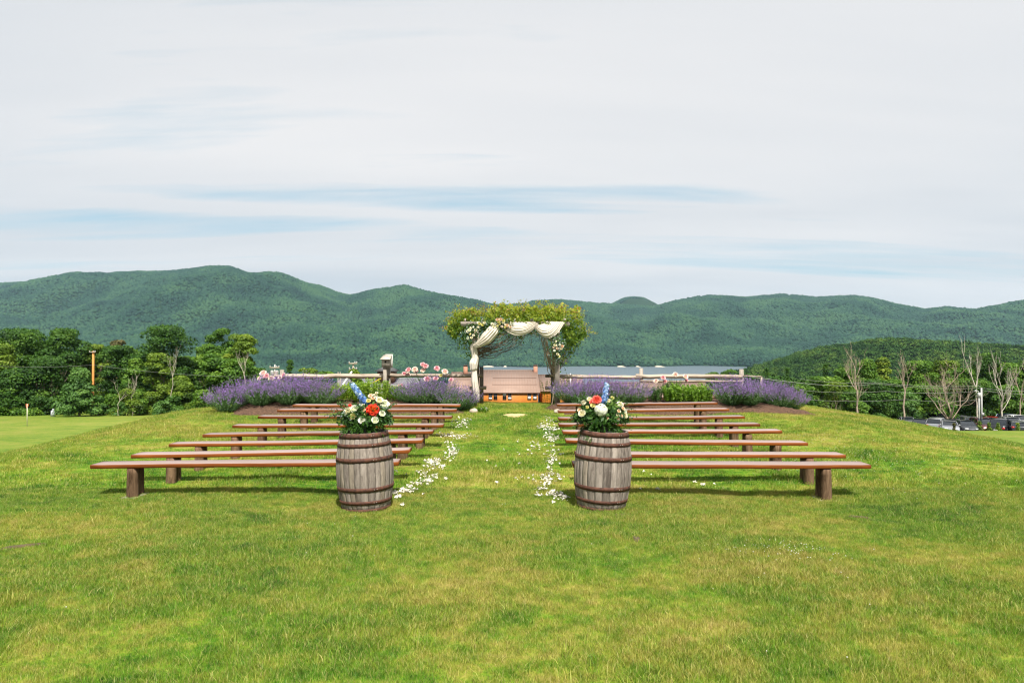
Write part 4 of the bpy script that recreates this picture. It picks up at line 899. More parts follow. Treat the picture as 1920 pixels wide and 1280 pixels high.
# shoots sticking up and out
mb = MB(); mbl = MB()
for i in range(260):
    q = rg.uniform(840, 1098); tz = np.interp(q, [838, 860, 905, 955, 1010, 1078, 1098], [620, 580, 584, 576, 579, 579, 625]); side = (q - 967) / 130
    p0 = np.array([(q - 960) / F * AY * .99, AY + rg.uniform(-.1, AD), CAMZ + (HOR - tz - 6) / F * AY]); ln = rg.uniform(.12, .48)
    d = np.array([side * .9 + rg.normal(0, .35), rg.normal(0, .25), 0.9 - abs(side) * .55]); p1 = p0 + unit(d[None])[0] * ln
    t = np.linspace(0, 1, 5)[:, None]; bend = np.array([0, 0, -.3 * ln * abs(side)]); pts = p0 + (p1 - p0) * t + bend * t * t; mb.tube(pts - vo, .0035, 3, False)
    m_n = int(ln * 32); tl = rg.random((m_n, 1)); c = p0 + (p1 - p0) * tl + bend * tl * tl; V, Fq = leaves(c - vo + rg.normal(0, .03, (m_n, 3)), unit(rg.normal(size=(m_n, 3)) + np.array([0, -.3, .6])), rg.uniform(.035, .075, m_n), 1.5, rg); mbl.add(V, Fq, np.repeat(np.clip(rg.normal(.78, .14, m_n), 0, 1), 4))
for (qx, qy, sxx, syy, n_) in ((868, 628, 9, 14, 420), (880, 650, 5, 12, 120), (850, 612, 8, 10, 260), (1072, 630, 9, 16, 520), (1084, 642, 7, 8, 120), (1062, 615, 6, 8, 220), (905, 622, 12, 8, 200), (945, 622, 20, 5, 220), (1010, 622, 25, 4, 150), (1052, 668, 7, 12, 240), (1044, 655, 5, 14, 180), (884, 670, 4, 14, 60), (975, 630, 5, 8, 50), (1047, 690, 6, 5, 40), (840, 603, 4, 3, 40), (1062, 672, 6, 5, 40)):
    c = np.stack([(rg.normal(qx, sxx, n_) - 960) / F * AY, AY + rg.uniform(.1, AD * .8, n_), CAMZ + (HOR - rg.normal(qy, syy, n_)) / F * AY], 1)
    V, Fq = leaves(c - vo, unit(rg.normal(size=(n_, 3)) + np.array([0, -.6, .5])), rg.uniform(.04, .085, n_), 1.5, rg); mbl.add(V, Fq, np.repeat(np.clip(rg.normal(.34, .18, n_), 0, 1), 4))
mb.build('shoot', M_VINE, vr); mbl.build('foliage', M_VINELEAF, vr)
mb = MB(); mp_ = MB()
def wander(p0, p1, n, amp, r0, r1, sag=0.0, mbx=None):
    p0 = np.array(p0); p1 = np.array(p1); t = np.linspace(0, 1, n)[:, None]; pts = p0 + (p1 - p0) * t + np.array([0, 0, -sag]) * (4 * t * (1 - t))
    w_ = rg.normal(0, 1, (n, 3)).cumsum(0); w_ -= t * w_[-1]; w_ -= (1 - t) * w_[0]; pts = pts + w_ * amp; (mbx or mb).tube(pts - vo, np.linspace(r0, r1, n), 4, False)
def V3(px, py, dy): p = P(px, py, AY + dy); return (p.x, AY + dy, CAMZ + (HOR - py) / F * AY)
for i in range(34):      # tangle spreading from the left post up under the beam
    a = rg.uniform(0, 1); wander(V3(896 + rg.normal(0, 2), 664 + rg.uniform(-22, 8), rg.uniform(.2, 1.4)), V3(rg.uniform(915, 1000), 620 + rg.uniform(-4, 8), rg.uniform(.2, 1.4)), 12, .030, .012, .006, rg.uniform(.0, .30))
for i in range(26): wander(V3(rg.uniform(895, 1040), 616, rg.uniform(.2, 1.4)), V3(rg.uniform(895, 1040), 622 + rg.uniform(0, 10), rg.uniform(.2, 1.4)), 9, .045, .008, .004)
for i in range(9): x_ = rg.uniform(960, 1045); wander(V3(x_, 618, .8), V3(x_ + rg.normal(0, 6), rg.uniform(632, 660), .8), 8, .015, .006, .003)
for i in range(16): wander(V3(1043 + rg.normal(0, 2), 690 + rg.normal(0, 6), rg.uniform(.15, .5)), V3(rg.uniform(1012, 1036), 626 + rg.uniform(-6, 8), rg.uniform(.2, .9)), 12, .012, .014, .008, rg.uniform(.15, .55), mp_)
for i in range(12): wander(V3(1046, 700 - rg.uniform(0, 30), .2), V3(rg.uniform(1056, 1082), rg.uniform(640, 672), .7), 9, .02, .010, .005, rg.uniform(.05, .2))
for i in range(5): wander(V3(1040 + i * 1.0, 752, .2), V3(1040 + rg.normal(0, 3), 690, .2), 12, .012, .018, .012, 0, mp_)
for i in range(5): wander(V3(898 + rg.normal(0, 1), 750, 1.3), V3(897, 660, 1.0), 10, .014, .016, .010)
wander(V3(1032, 765, -.3), V3(1040, 722, .1), 9, .015, .016, .012, 0, mp_)
mb.build('stem', M_VINE, vr); mp_.build('stem', M_TWIG, vr)
# floral swags on the arbor
def floral(label, spots, greens, seed, name='floral_swag'):
    rg = np.random.default_rng(seed); c0 = np.array(Q(*spots[0][:2])); rt_ = empty(name, tuple(c0), 0, label, 'flowers')
    mb = MB(); ml = MB()
    for (qx, qy, sx_, sy_, n_) in greens:
        c = np.stack([(rg.normal(qx, sx_, n_) - 960) / F * AY, AY - .16 + rg.normal(0, .05, n_), CAMZ + (HOR - rg.normal(qy, sy_, n_)) / F * AY], 1) - c0
        V, Fq = leaves(c, unit(rg.normal(size=(n_, 3)) + np.array([0, -1, .5])), rg.uniform(.035, .10, n_), 2.1, rg); mb.add(V, Fq, np.repeat(rg.uniform(0, 1, n_), 4))
        m2 = n_ // 6; V, Fq = leaves(c[:m2] + np.array([0, -.06, 0]), unit(rg.normal(size=(m2, 3)) + np.array([0, -1, .5])), .07, 2.0, rg); ml.add(V, Fq, np.repeat(rg.uniform(0, 1, m2), 4))
    mb.build('leaf_mass', M_GREEN, rt_); ml.build('sage_leaves', M_SAGE, rt_)
    for i, (qx, qy, r, m_) in enumerate(spots):
        p = np.array(Q(qx, qy, -.27)) - c0; bloom('rose' if r > 2.6 else 'open', m_, r / 64.0 * 1.15, tuple(p), (rg.normal(0, .4), -1, .35), rt_, 'bloom', i)
    return rt_
rs = np.random.default_rng(2); spots = []
for (qx, qy) in ((883, 615), (880, 619), (887, 613), (892, 619), (881, 626), (888, 628), (878, 634), (891, 623), (884, 633), (876, 621), (899, 607), (905, 609), (896, 613), (897, 605), (909, 605), (935, 603), (932, 611), (937, 607), (944, 604), (947, 608), (941, 612), (948, 613), (933, 599), (923, 607), (926, 612), (951, 610), (957, 613), (944, 601), (939, 599)):
    spots.append((qx, qy, rs.uniform(1.7, 3.8), [M_CREAM, M_WHITE, M_BLUSH, M_CREAM, M_YELLOW][rs.integers(0, 5)]))
floral('cream and blush rose garland along the left end of the arbor beam', spots, [(885, 622, 8, 8, 330), (905, 610, 9, 5, 260), (930, 609, 10, 6, 330), (948, 610, 8, 5, 220), (958, 614, 5, 3, 70), (878, 634, 3, 4, 60)], 6)
spots = [(qx, qy, r, m_) for (qx, qy, r, m_) in ((1041, 647, 3.2, M_CREAM), (1054, 649, 3.3, M_BLUSH), (1052, 653, 3, M_CREAM), (1045, 653, 2.8, M_BLUSH), (1049, 646, 2, M_WHITE), (1042, 640, 2.2, M_CREAM), (1040, 657, 2, M_WHITE), (1045, 664, 3.2, M_CREAM), (1048, 668, 2.4, M_YELLOW), (1038, 651, 1.8, M_BLUSH))]
floral('small cream rose cluster hanging down the right arbor post', spots, [(1044, 652, 6, 12, 330), (1046, 668, 4, 6, 100), (1050, 645, 6, 6, 110), (1038, 636, 4, 6, 60)], 7)

# ------------------------------------------------------------------ fence
M_RAIL = wood_mat('split_rail', (0.20, 0.155, 0.115), (0.50, 0.42, 0.33), 3.0, (1.0, 7, 7), 0.9, 0.8, 0.15)
fr = empty('rail_fence', (PX(727, 20.8), 20.8, gz(PX(727, 20.8), 20.8)), 0, 'weathered split-rail fence left of the arbor, with the bird box standing on it', 'fence')
def post(root, px, ytop, Y, w_=0.055, mat_=M_GREYWOOD, name='post'):
    x = PX(px, Y); g0 = gz(x, Y) - .08; mb = MB(); mb.box(-w_, w_, -w_, w_, 0, PZ(ytop, Y) - g0, taper=.08); return mb.build(name, mat_, root, loc=(x - root.location.x, Y - root.location.y, g0 - root.location.z))
def rail(root, p0, p1, r=.055, name='rail', mat_=None, seed=0):
    rg = np.random.default_rng(seed); o_ = np.array(root.location); t = np.linspace(0, 1, 9)[:, None]; pts = np.array(p0) + (np.array(p1) - np.array(p0)) * t - o_
    pts[:, 2] += rg.normal(0, .006, 9); mb = MB(); mb.tube(pts, r * 1.12 * (1 + rg.normal(0, .05, 9)), 4); return mb.build(name, mat_ or M_RAIL, root)
def FP(px, py, Y): p = P(px, py, Y); return (p.x, Y, p.z)
for i, (px, yt) in enumerate(((517, 696), (529, 693), (729, 683), (903, 688))): post(fr, px, yt, 20.86, .055 if i != 3 else .06, M_GREYWOOD if i < 3 else M_DARKWOOD)
rail(fr, FP(514, 705, 20.78), FP(532, 705, 20.78), .04, seed=1); rail(fr, FP(530, 705, 20.78), FP(727, 705, 20.78), .062, seed=2); rail(fr, FP(722, 703, 20.8), FP(905, 704, 20.8), .050, seed=3)
rail(fr, FP(724, 727, 20.8), FP(790, 726, 20.8), .045, seed=4); rail(fr, FP(600, 728, 20.8), FP(727, 730, 20.8), .045, seed=5); rail(fr, FP(880, 728, 20.8), FP(912, 727, 20.8), .045, seed=6)
f2 = empty('rail_fence', (PX(1201, 20.8), 20.8, gz(PX(1201, 20.8), 20.8)), 0, 'weathered split-rail fence right of the arbor, behind the lavender and pink peonies', 'fence')
for i, (px, yt) in enumerate(((1036, 689), (1202, 690), (1390, 692), (1427, 706))): post(f2, px, yt, 20.86, .055 if i != 3 else .03, M_DARKWOOD if i == 0 else M_GREYWOOD)
rail(f2, FP(1022, 705, 20.8), FP(1060, 705, 20.8), .04, seed=11, mat_=M_DARKWOOD); rail(f2, FP(1052, 706, 20.8), FP(1203, 707, 20.8), .05, seed=12); rail(f2, FP(1192, 705, 20.8), FP(1392, 706, 20.8), .055, seed=13)
rail(f2, FP(1200, 714, 20.8), FP(1392, 715, 20.8), .03, seed=14); rail(f2, FP(1392, 704, 20.8), FP(1428, 706, 20.8), .018, seed=15)
rail(f2, FP(1022, 727, 20.8), FP(1200, 728, 20.8), .045, seed=16)
# bird box on its own post
bb = empty('bird_box', (PX(722, 20.6), 20.6, gz(PX(722, 20.6), 20.6)), 0, 'grey wooden bird box with a round hole on a tall fence-side post', 'bird house')
M_BOX = wood_mat('bird_box_wood', (0.30, 0.26, 0.21), (0.52, 0.46, 0.38), 3.0, (7, 7, 1.2), 0.85, 0.5, 0.2)
M_BOXW = solid('pale_board', (0.62, 0.60, 0.55), 0.8, 0.1, 12)
M_HOLE = solid('dark_hole', (0.01, 0.009, 0.008), 0.9, 0.1, 5)
z_ = lambda py: PZ(py, 20.6) - bb.location.z
mb = MB(); mb.box(-.05, .05, -.05, .05, -.06, z_(686)); mb.build('post', M_GREYWOOD, bb)
mb = MB(); mb.prism([(-.12, z_(688)), (.12, z_(688)), (.12, z_(671)), (-.12, z_(673))], 1, -.10, .14); hx = mb.build('box', M_BOX, bb, loc=(.035, 0, 0))
mb = MB(); mb.add(tf([(-.16, -.18, z_(674)), (.15, -.18, z_(674)), (.15, .16, z_(666)), (-.10, .16, z_(666)), (-.16, -.18, z_(673)), (.15, -.18, z_(673)), (.15, .16, z_(665)), (-.10, .16, z_(665))], Matrix.Translation((.035, 0, 0))), np.array([[0, 3, 2, 1], [4, 5, 6, 7], [0, 1, 5, 4], [1, 2, 6, 5], [2, 3, 7, 6], [3, 0, 4, 7]])); mb.build('box_roof', M_BOX, bb)
mb = MB(); mb.box(-.10, .12, .165, .19, z_(690), z_(664)); mb.build('back_board', M_BOXW, bb, loc=(.08, 0, 0))
mb = MB(); a_ = np.linspace(0, 2 * math.pi, 14, endpoint=False); mb.prism([(.03 * math.cos(a), z_(678) + .03 * math.sin(a)) for a in a_], 1, -.112, -.104); mb.build('entrance_hole', M_HOLE, bb, loc=(.03, 0, 0))

# ------------------------------------------------------------------ plants of the beds
M_CATLEAF = leaf_mat('catmint_leaf', [(0, (0.030, 0.080, 0.024)), (0.5, (0.095, 0.19, 0.058)), (1, (0.20, 0.32, 0.11))], 0.3, 0.6, 0.1)
M_CATFLOWER = leaf_mat('catmint_flower', [(0, (0.17, 0.070, 0.33)), (0.5, (0.37, 0.185, 0.62)), (1, (0.56, 0.35, 0.80))], 0.3, 0.6, 0.1)
def catmint_proto(seed, purple=0.5, nst=230):
    rg = np.random.default_rng(seed); gl = MB(); fl = MB()
    for i in range(nst):
        a = rg.uniform(0, 6.283); q = math.sqrt(rg.random()); ang = q * 1.10; ln = rg.uniform(.62, .88) * (1 - .12 * q); d = np.array([math.cos(a) * math.sin(ang), math.sin(a) * math.sin(ang), math.cos(ang)])
        p0 = np.array([math.cos(a) * q * .10, math.sin(a) * q * .10, 0]); p1 = p0 + d * ln; up = np.array([0, 0, .12 * q])
        t = np.linspace(0, 1, 5)[:, None]; pts = p0 + (p1 - p0) * t + up * (t ** 2) - np.array([0, 0, .05 * q]) * (4 * t * (1 - t)); gl.tube(pts, .0022, 3, False, .3)
        nl = 18; tl = rg.uniform(.05, .80, (nl, 1)); c = p0 + (p1 - p0) * tl + up * tl ** 2 + rg.normal(0, .016, (nl, 3))
        V, Fq = leaves(c, unit(rg.normal(size=(nl, 3)) + d * .5 + np.array([0, 0, .5])), rg.uniform(.022, .042, nl), 1.6, rg); gl.add(V, Fq, np.repeat(np.clip(rg.normal(.28 + .45 * tl[:, 0], .16), 0, 1), 4))
        nf = int(16 * (0.45 + purple)); tl = rg.uniform(.66, 1.04, (nf, 1)); c = p0 + (p1 - p0) * tl + up * tl ** 2 + rg.normal(0, .009, (nf, 3)); c += 0
        V, Fq = leaves(c, unit(rg.normal(size=(nf, 3))), rg.uniform(.012, .022, nf), 1.2, rg); fl.add(V, Fq, np.repeat(np.clip(rg.normal(.5, .24, nf), 0, 1), 4))
    r_ = empty('catmint_clump', (0, 0, 0), 0); gl.build('foliage', M_CATLEAF, r_); fl.build('flower_spikes', M_CATFLOWER, r_); return r_
cm = [catmint_proto(1, 1.0), catmint_proto(2, .8), catmint_proto(3, .5), catmint_proto(4, 0.12)]
CM = [(428, 18.85, 1.0, 0, 'leftmost purple catmint clump at the end of the bed, beside the bushes'), (452, 19.3, .95, 1, 'purple catmint clump just left of the first pink peonies'), (489, 18.8, 1.0, 0, 'purple catmint clump under the palest pink peony of the left bed'),
      (512, 19.3, 1.0, 1, 'purple catmint clump behind, right under the leftmost peonies'), (543, 18.8, 1.02, 1, 'purple catmint clump behind the outer end of the rearmost left bench'), (575, 19.2, 1.06, 0, 'tall purple catmint clump before the fence rail left of the lime foliage'), (602, 18.9, .98, 2, 'greyish catmint clump touching the lime green foliage on the left'),
      (765, 19.2, .82, 3, 'low mostly green catmint clump right of the bird box'), (792, 18.9, .98, 2, 'catmint clump right under the middle pink peonies'), (822, 19.3, 1.0, 2, 'catmint clump under the right end of the tall peonies'), (852, 18.8, .90, 3, 'green catmint clump right beside the draped arbor post'), (868, 19.3, .88, 2, 'sparse purple catmint clump behind, against the draped post'),
      (1070, 19.3, .92, 2, 'catmint clump right beside the bare right arbor post'), (1092, 18.9, .92, 0, 'purple catmint clump left of the blue flower spike on the right barrel'), (1122, 19.3, .98, 1, 'purple catmint clump directly behind the right bouquet'), (1152, 18.9, 1.02, 2, 'tall purple catmint clump just right of the blue spike'), (1187, 19.0, .95, 2, 'catmint clump at the fence post left of the small green shrub'),
      (1372, 19.0, 1.02, 1, 'catmint clump touching the bright green bushes on the right'), (1405, 18.9, 1.0, 0, 'purple catmint clump under the last fence post on the right'), (1440, 19.4, .92, 0, 'purple catmint clump with a pale bare twig behind it'), (1465, 19.0, .88, 1, 'rightmost full catmint clump on the mulch mound'), (1484, 19.3, .74, 0, 'small outermost purple catmint clump leaning over the right slope')]
kids_ = {}
for c_ in bpy.data.objects:
    if c_.parent: kids_.setdefault(c_.parent, []).append(c_)
used = set(); rg = np.random.default_rng(8)
for (px, Y, s, v_, lab) in CM:
    o = cm[v_] if v_ not in used else copy_tree(cm[v_], None, kids_); used.add(v_)
    x = PX(px, Y); o.location = (x, Y, soil_z(x, Y) - .02); o.rotation_euler = (0, 0, rg.uniform(0, 6)); o.scale = (s * 0.98, s * 0.98, s); tag(o, lab, 'catmint', 'purple catmint clumps along the beds')
# peonies
M_PEOLEAF = leaf_mat('peony_leaf', [(0, (0.018, 0.055, 0.012)), (0.5, (0.055, 0.135, 0.024)), (1, (0.13, 0.23, 0.045))], 0.3, 0.45, 0.1)
def peony(px, Y, w_, h, blooms, lab, seed):
    rg = np.random.default_rng(seed); x = PX(px, Y); z0 = soil_z(x, Y); r_ = empty('peony_bush', (x, Y, z0), 0, lab, 'peony', 'pink peonies in the beds'); gl = MB()
    for i in range(70):
        a = rg.uniform(0, 6.28); q = math.sqrt(rg.random()); p1 = (math.cos(a) * q * w_ / 2, math.sin(a) * q * .35, h * rg.uniform(.6, 1.0) * (1 - .25 * q * q)); sprig(gl, (math.cos(a) * q * .1, math.sin(a) * q * .1, 0), p1, (0, 0, .05), 9, .085, 2.6, rg, None, .004)
    gl.build('foliage', M_PEOLEAF, r_)
    for i, (bx, by, r, m_) in enumerate(blooms):
        yb = Y - .12 + rg.uniform(-.15, .1); p = P(bx, by, yb); l_ = Vector((p.x - x, yb - Y, p.z - z0)); mb = MB(); mb.tube([(l_.x * .5, l_.y * .4, h * .45), (l_.x * .85, l_.y * .8, l_.z * .8), tuple(l_)], .005, 4, False); mb.build('flower_stem', M_STEM, r_)
        bloom('peony', m_, r * Y / F * 1.12, l_, (rg.normal(0, .35), -.8, .7), r_, 'bloom', i)
    return r_
peony(507, 19.9, .9, .62, [(493.5, 700, 6, M_PALEP), (500, 705, 5, M_PINK), (487, 709.5, 4.5, M_PALEP), (508.5, 709.5, 5.5, M_PALEP), (532, 703.5, 5, M_PINK), (525, 708.5, 4, M_PALEP), (496, 706, 3.5, M_PINK)], 'pink peonies rising over the purple catmint at the left bed end', 1)
peony(803, 19.9, 1.15, .78, [(766, 693.5, 5, M_PINK), (778, 693, 5.5, M_PALEP), (780, 696, 4.5, M_PINK), (758, 700.5, 4, M_PINK), (765, 702, 4.5, M_PALEP), (793, 684, 4.8, M_PINK), (798, 686.5, 5, M_PINK), (794, 694, 5.5, M_PALEP), (819, 691, 5.2, M_PINK), (834, 697, 5.6, M_PALEP), (801, 711, 6, M_PINK), (817, 710, 5, M_PINK), (846, 712, 4.4, M_PINK), (827, 704, 3.5, M_YELLOW)], 'tallest peony bush with many pink blooms between bird box and arbor', 2)
peony(752, 20.1, .35, .4, [(748, 722.5, 3, M_PALEP), (753, 722, 3, M_PINK)], 'small peony with two low pink blooms right of the bird box post', 3)
peony(1258, 19.6, .85, .62, [(1230, 714.5, 4.5, M_PALEP), (1243, 708, 4.5, M_PINK), (1247, 715.5, 4, M_PINK), (1266.5, 702.5, 5, M_PALEP), (1285, 706, 4.6, M_PALEP), (1287, 713, 3.4, M_PINK)], 'pale pink peonies behind the bright green bushes on the right', 4)
# bright leafy perennials
M_LIME = leaf_mat('lime_leaf', [(0, (0.07, 0.15, 0.012)), (0.5, (0.18, 0.30, 0.024)), (1, (0.33, 0.45, 0.055))], 0.45, 0.5, 0.08)
M_BRIGHT = leaf_mat('bright_leaf', [(0, (0.05, 0.13, 0.012)), (0.5, (0.14, 0.27, 0.022)), (1, (0.26, 0.40, 0.045))], 0.45, 0.5, 0.08)
def leafy(px, Y, w_, h, lab, seed, mat_, n=60, ls=.085, asp=2.6, name='leafy_perennial', cat='plant', d_=.35):
    rg = np.random.default_rng(seed); x = PX(px, Y); z0 = soil_z(x, Y) - .02; r_ = empty(name, (x, Y, z0), 0, lab, cat); gl = MB()
    for i in range(n):
        a = rg.uniform(0, 6.28); q = math.sqrt(rg.random()); bx, by = math.cos(a) * q * w_ * .40, math.sin(a) * q * d_ * .8; sprig(gl, (bx, by, 0), (bx * 1.25 + rg.normal(0, .04), by * 1.25 + rg.normal(0, .04), h * rg.uniform(.72, 1.05) * (1 - .22 * q * q)), (0, 0, 0), 11, ls, asp, rg, None, .003, False)
    gl.build('foliage', mat_, r_); return r_
leafy(637, 19.4, .75, .52, 'lime green leafy perennial left of the tall blue spike', 1, M_LIME)
leafy(672, 19.5, .55, .56, 'lime green leafy perennial directly behind the tall blue spike', 2, M_LIME)
leafy(702, 19.3, .85, .66, 'largest lime green leafy perennial left of the bird box post', 3, M_LIME, 80)
leafy(742, 19.5, .5, .44, 'dark green low plant right of the bird box post', 4, M_BRIGHT, 40)
leafy(1228, 19.3, .42, .42, 'small dense green shrub left of the bright green bushes', 5, M_PEOLEAF, 60, .05, 2.0)
leafy(1268, 19.1, .8, .50, 'bright green leafy bush, left one of the pair under the right peonies', 6, M_BRIGHT, 80)
leafy(1312, 19.1, .85, .52, 'bright green leafy bush, right one of the pair beside the catmint', 7, M_BRIGHT, 90)
leafy(905, 18.75, .30, .16, 'low green plant between the two stones at the draped post', 8, M_BRIGHT, 36, .05)
leafy(1032, 20.9, .5, .85, 'spindly green shrub behind the dark fence post right of the barn', 9, M_LIME, 26, .05)
leafy(1060, 21.0, .5, 1.0, 'thin yellowish shrub behind the right arbor post', 10, M_LIME, 24, .05)
# stones
M_STONE = solid('pale_stone', (0.42, 0.35, 0.27), 0.9, 0.2, 12, 0.6, 0.01)
M_STONE2 = solid('grey_stone', (0.20, 0.18, 0.16), 0.9, 0.25, 12, 0.6, 0.01)
def stone(px, Y, sx_, sy_, sz, mat_, lab, seed):
    V = IV3.copy(); d = 1 + .16 * np.array([mnoise.noise(Vector(v * 1.7 + seed * 5)) for v in V]) + .05 * np.array([mnoise.noise(Vector(v * 5 + seed)) for v in V]); V = V * d[:, None] * np.array([sx_, sy_, sz]); x = PX(px, Y)
    tag(link('stone', mesh('stone', V, IF3, mat_, True), None, (x, Y, soil_z(x, Y) + sz * .45)), lab, 'stone', 'stones edging the arbor posts')
stone(888.5, 18.6, .115, .10, .085, M_STONE, 'pale pinkish stone at the foot of the draped post', 1); stone(908, 18.9, .11, .10, .09, M_STONE2, 'dark grey stone right of the low green plant', 2); stone(1045, 18.5, .10, .09, .075, M_STONE, 'pale stone at the foot of the bare right post', 3)
# ------------------------------------------------------------------ trees
def tree_mat(name, dark, mid, lite): return leaf_mat(name, [(0, dark), (0.5, mid), (1, lite)], 0.30, 0.6, 0.0)
M_T = {'dark': tree_mat('dark_foliage', (0.013, 0.042, 0.007), (0.045, 0.118, 0.013), (0.115, 0.215, 0.024)),
       'mid': tree_mat('mid_foliage', (0.020, 0.064, 0.007), (0.080, 0.176, 0.016), (0.180, 0.290, 0.032)),
       'lime': tree_mat('lime_foliage', (0.032, 0.070, 0.006), (0.120, 0.200, 0.016), (0.250, 0.320, 0.036)),
       'soft': tree_mat('soft_foliage', (0.028, 0.080, 0.018), (0.085, 0.185, 0.035), (0.160, 0.280, 0.060)),
       'brown': tree_mat('tan_foliage', (0.035, 0.045, 0.012), (0.110, 0.105, 0.035), (0.24, 0.20, 0.085))}
M_TRUNK = solid('tree_bark', (0.13, 0.10, 0.075), 0.9, 0.3, 5, 0.6, 0.02)
M_PALE = solid('pale_bark', (0.42, 0.37, 0.29), 0.9, 0.2, 5, 0.4, 0.02)
M_BIRCH = solid('white_bark', (0.46, 0.42, 0.34), 0.85, 0.25, 3, 0.3, 0.02)
M_SNAG = solid('dead_bark', (0.33, 0.26, 0.19), 0.9, 0.25, 5, 0.4, 0.02)
def branch(mb, p, d, ln, r, depth, rg, k_=5, spread=.55, split=3, up=.15, tips=None):
    n = 5; pts = [np.array(p)]; d = np.array(d, float)
    for i in range(n): d = unit((d + rg.normal(0, .10, 3) + np.array([0, 0, up * .3]))[None])[0]; pts.append(pts[-1] + d * ln / n)
    mb.tube(pts, np.linspace(r, r * .62, n + 1), k_, False)
    if depth == 0 or r < .012:
        if tips is not None: tips.append(pts[-1])
        return
    for j in range(split):
        q = rg.uniform(.45, 1) if j else 1.0; b = pts[min(n, int(q * n))]; nd = unit((d + rg.normal(0, spread, 3) + np.array([0, 0, up]))[None])[0]
        branch(mb, b, nd, ln * rg.uniform(.55, .8), r * rg.uniform(.45, .62), depth - 1, rg, max(3, k_ - 1), spread, split, up, tips)
def crown_points(clumps, n, rg, flat=.65):
    c = np.array([q[:3] for q in clumps]); r = np.array([q[3] for q in clumps]); w_ = r ** 2; idx = rg.choice(len(c), n, p=w_ / w_.sum())
    d = unit(rg.normal(size=(n, 3))); d[:, 2] = np.where(d[:, 2] < -.35, -d[:, 2], d[:, 2]); rr = rg.uniform(.55, 1.05, n) ** .5
    off = d * rr[:, None] * r[idx][:, None]; off[:, 2] *= flat
    return c[idx] + off, d, idx
def tree(name, px, top, base, w_px, Y, kind, lab, seed, n=5200, trunk=M_TRUNK, cat='tree', low=.18, group=None, leaf=.30, shape='round', nclump=30, x=None, flat=.6):
    rg = np.random.default_rng(seed); x = PX(px, Y) if x is None else x; g0 = gz(x, Y); ztop = PZ(top, Y); H = max(ztop - g0, 1.0); W_ = w_px * Y / F * 1.22
    r_ = empty(name, (x, Y, g0), 0, lab, cat, group); n = int(n * 1.45) if shape == 'round' else n; tr = MB(); rt_ = max(.05, H * .022)
    if low < .9:
        branch(tr, (0, 0, -.3), (rg.normal(0, .04), rg.normal(0, .04), 1), H * .34, rt_, 3, rg, 6, .5, 3, .35); tr.build('trunk', trunk, r_)
    cl = []
    for i in range(nclump):
        u_ = rg.random(); a = rg.uniform(0, 6.28); h = low + (1 - low) * (i + .5) / nclump
        if shape == 'round': uu_ = (h - low) / (1 - low); prof = max(.50 if uu_ < .6 else .05, 1 - abs((uu_ - .58) / .46) ** 2.4) ** .5
        elif shape == 'cone': prof = max(.10, 1.05 - (h - low) / (1 - low)) * (1 if h > low + .06 else .8)
        elif shape == 'bush': prof = math.sqrt(max(0.05, 1 - ((h - low) / (1 - low)) ** 2))
        else: prof = .80 + .18 * math.sin(h * 7 + seed) - .80 * max(0, h - .60) / .40
        cr = W_ * rg.uniform(.11, .23) * (.75 if shape == 'cone' else 1); R_ = max(0, W_ / 2 * prof - cr * .8); q = rg.uniform(.35, 1) ** .6 if i % 4 else rg.uniform(0, .5)
        cl.append((math.cos(a) * R_ * q, math.sin(a) * R_ * q * .9, min(h * H, H - cr * flat), cr))
    pos, d, idx = crown_points(cl, n, rg, flat)
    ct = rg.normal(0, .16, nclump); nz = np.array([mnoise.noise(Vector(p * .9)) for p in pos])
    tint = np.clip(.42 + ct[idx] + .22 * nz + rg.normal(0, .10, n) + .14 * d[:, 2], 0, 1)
    V, Fq = leaves(pos + rg.normal(0, .06, pos.shape), unit(d * .9 + rg.normal(0, .55, d.shape) + np.array([0, 0, .3])), leaf * rg.uniform(.6, 1.3, n), 1.35, rg)
    link('crown', mesh('crown', V, Fq, M_T[kind], False, np.repeat(tint, 4)), r_); return r_
GL = 'trees along the left edge of the lawn'
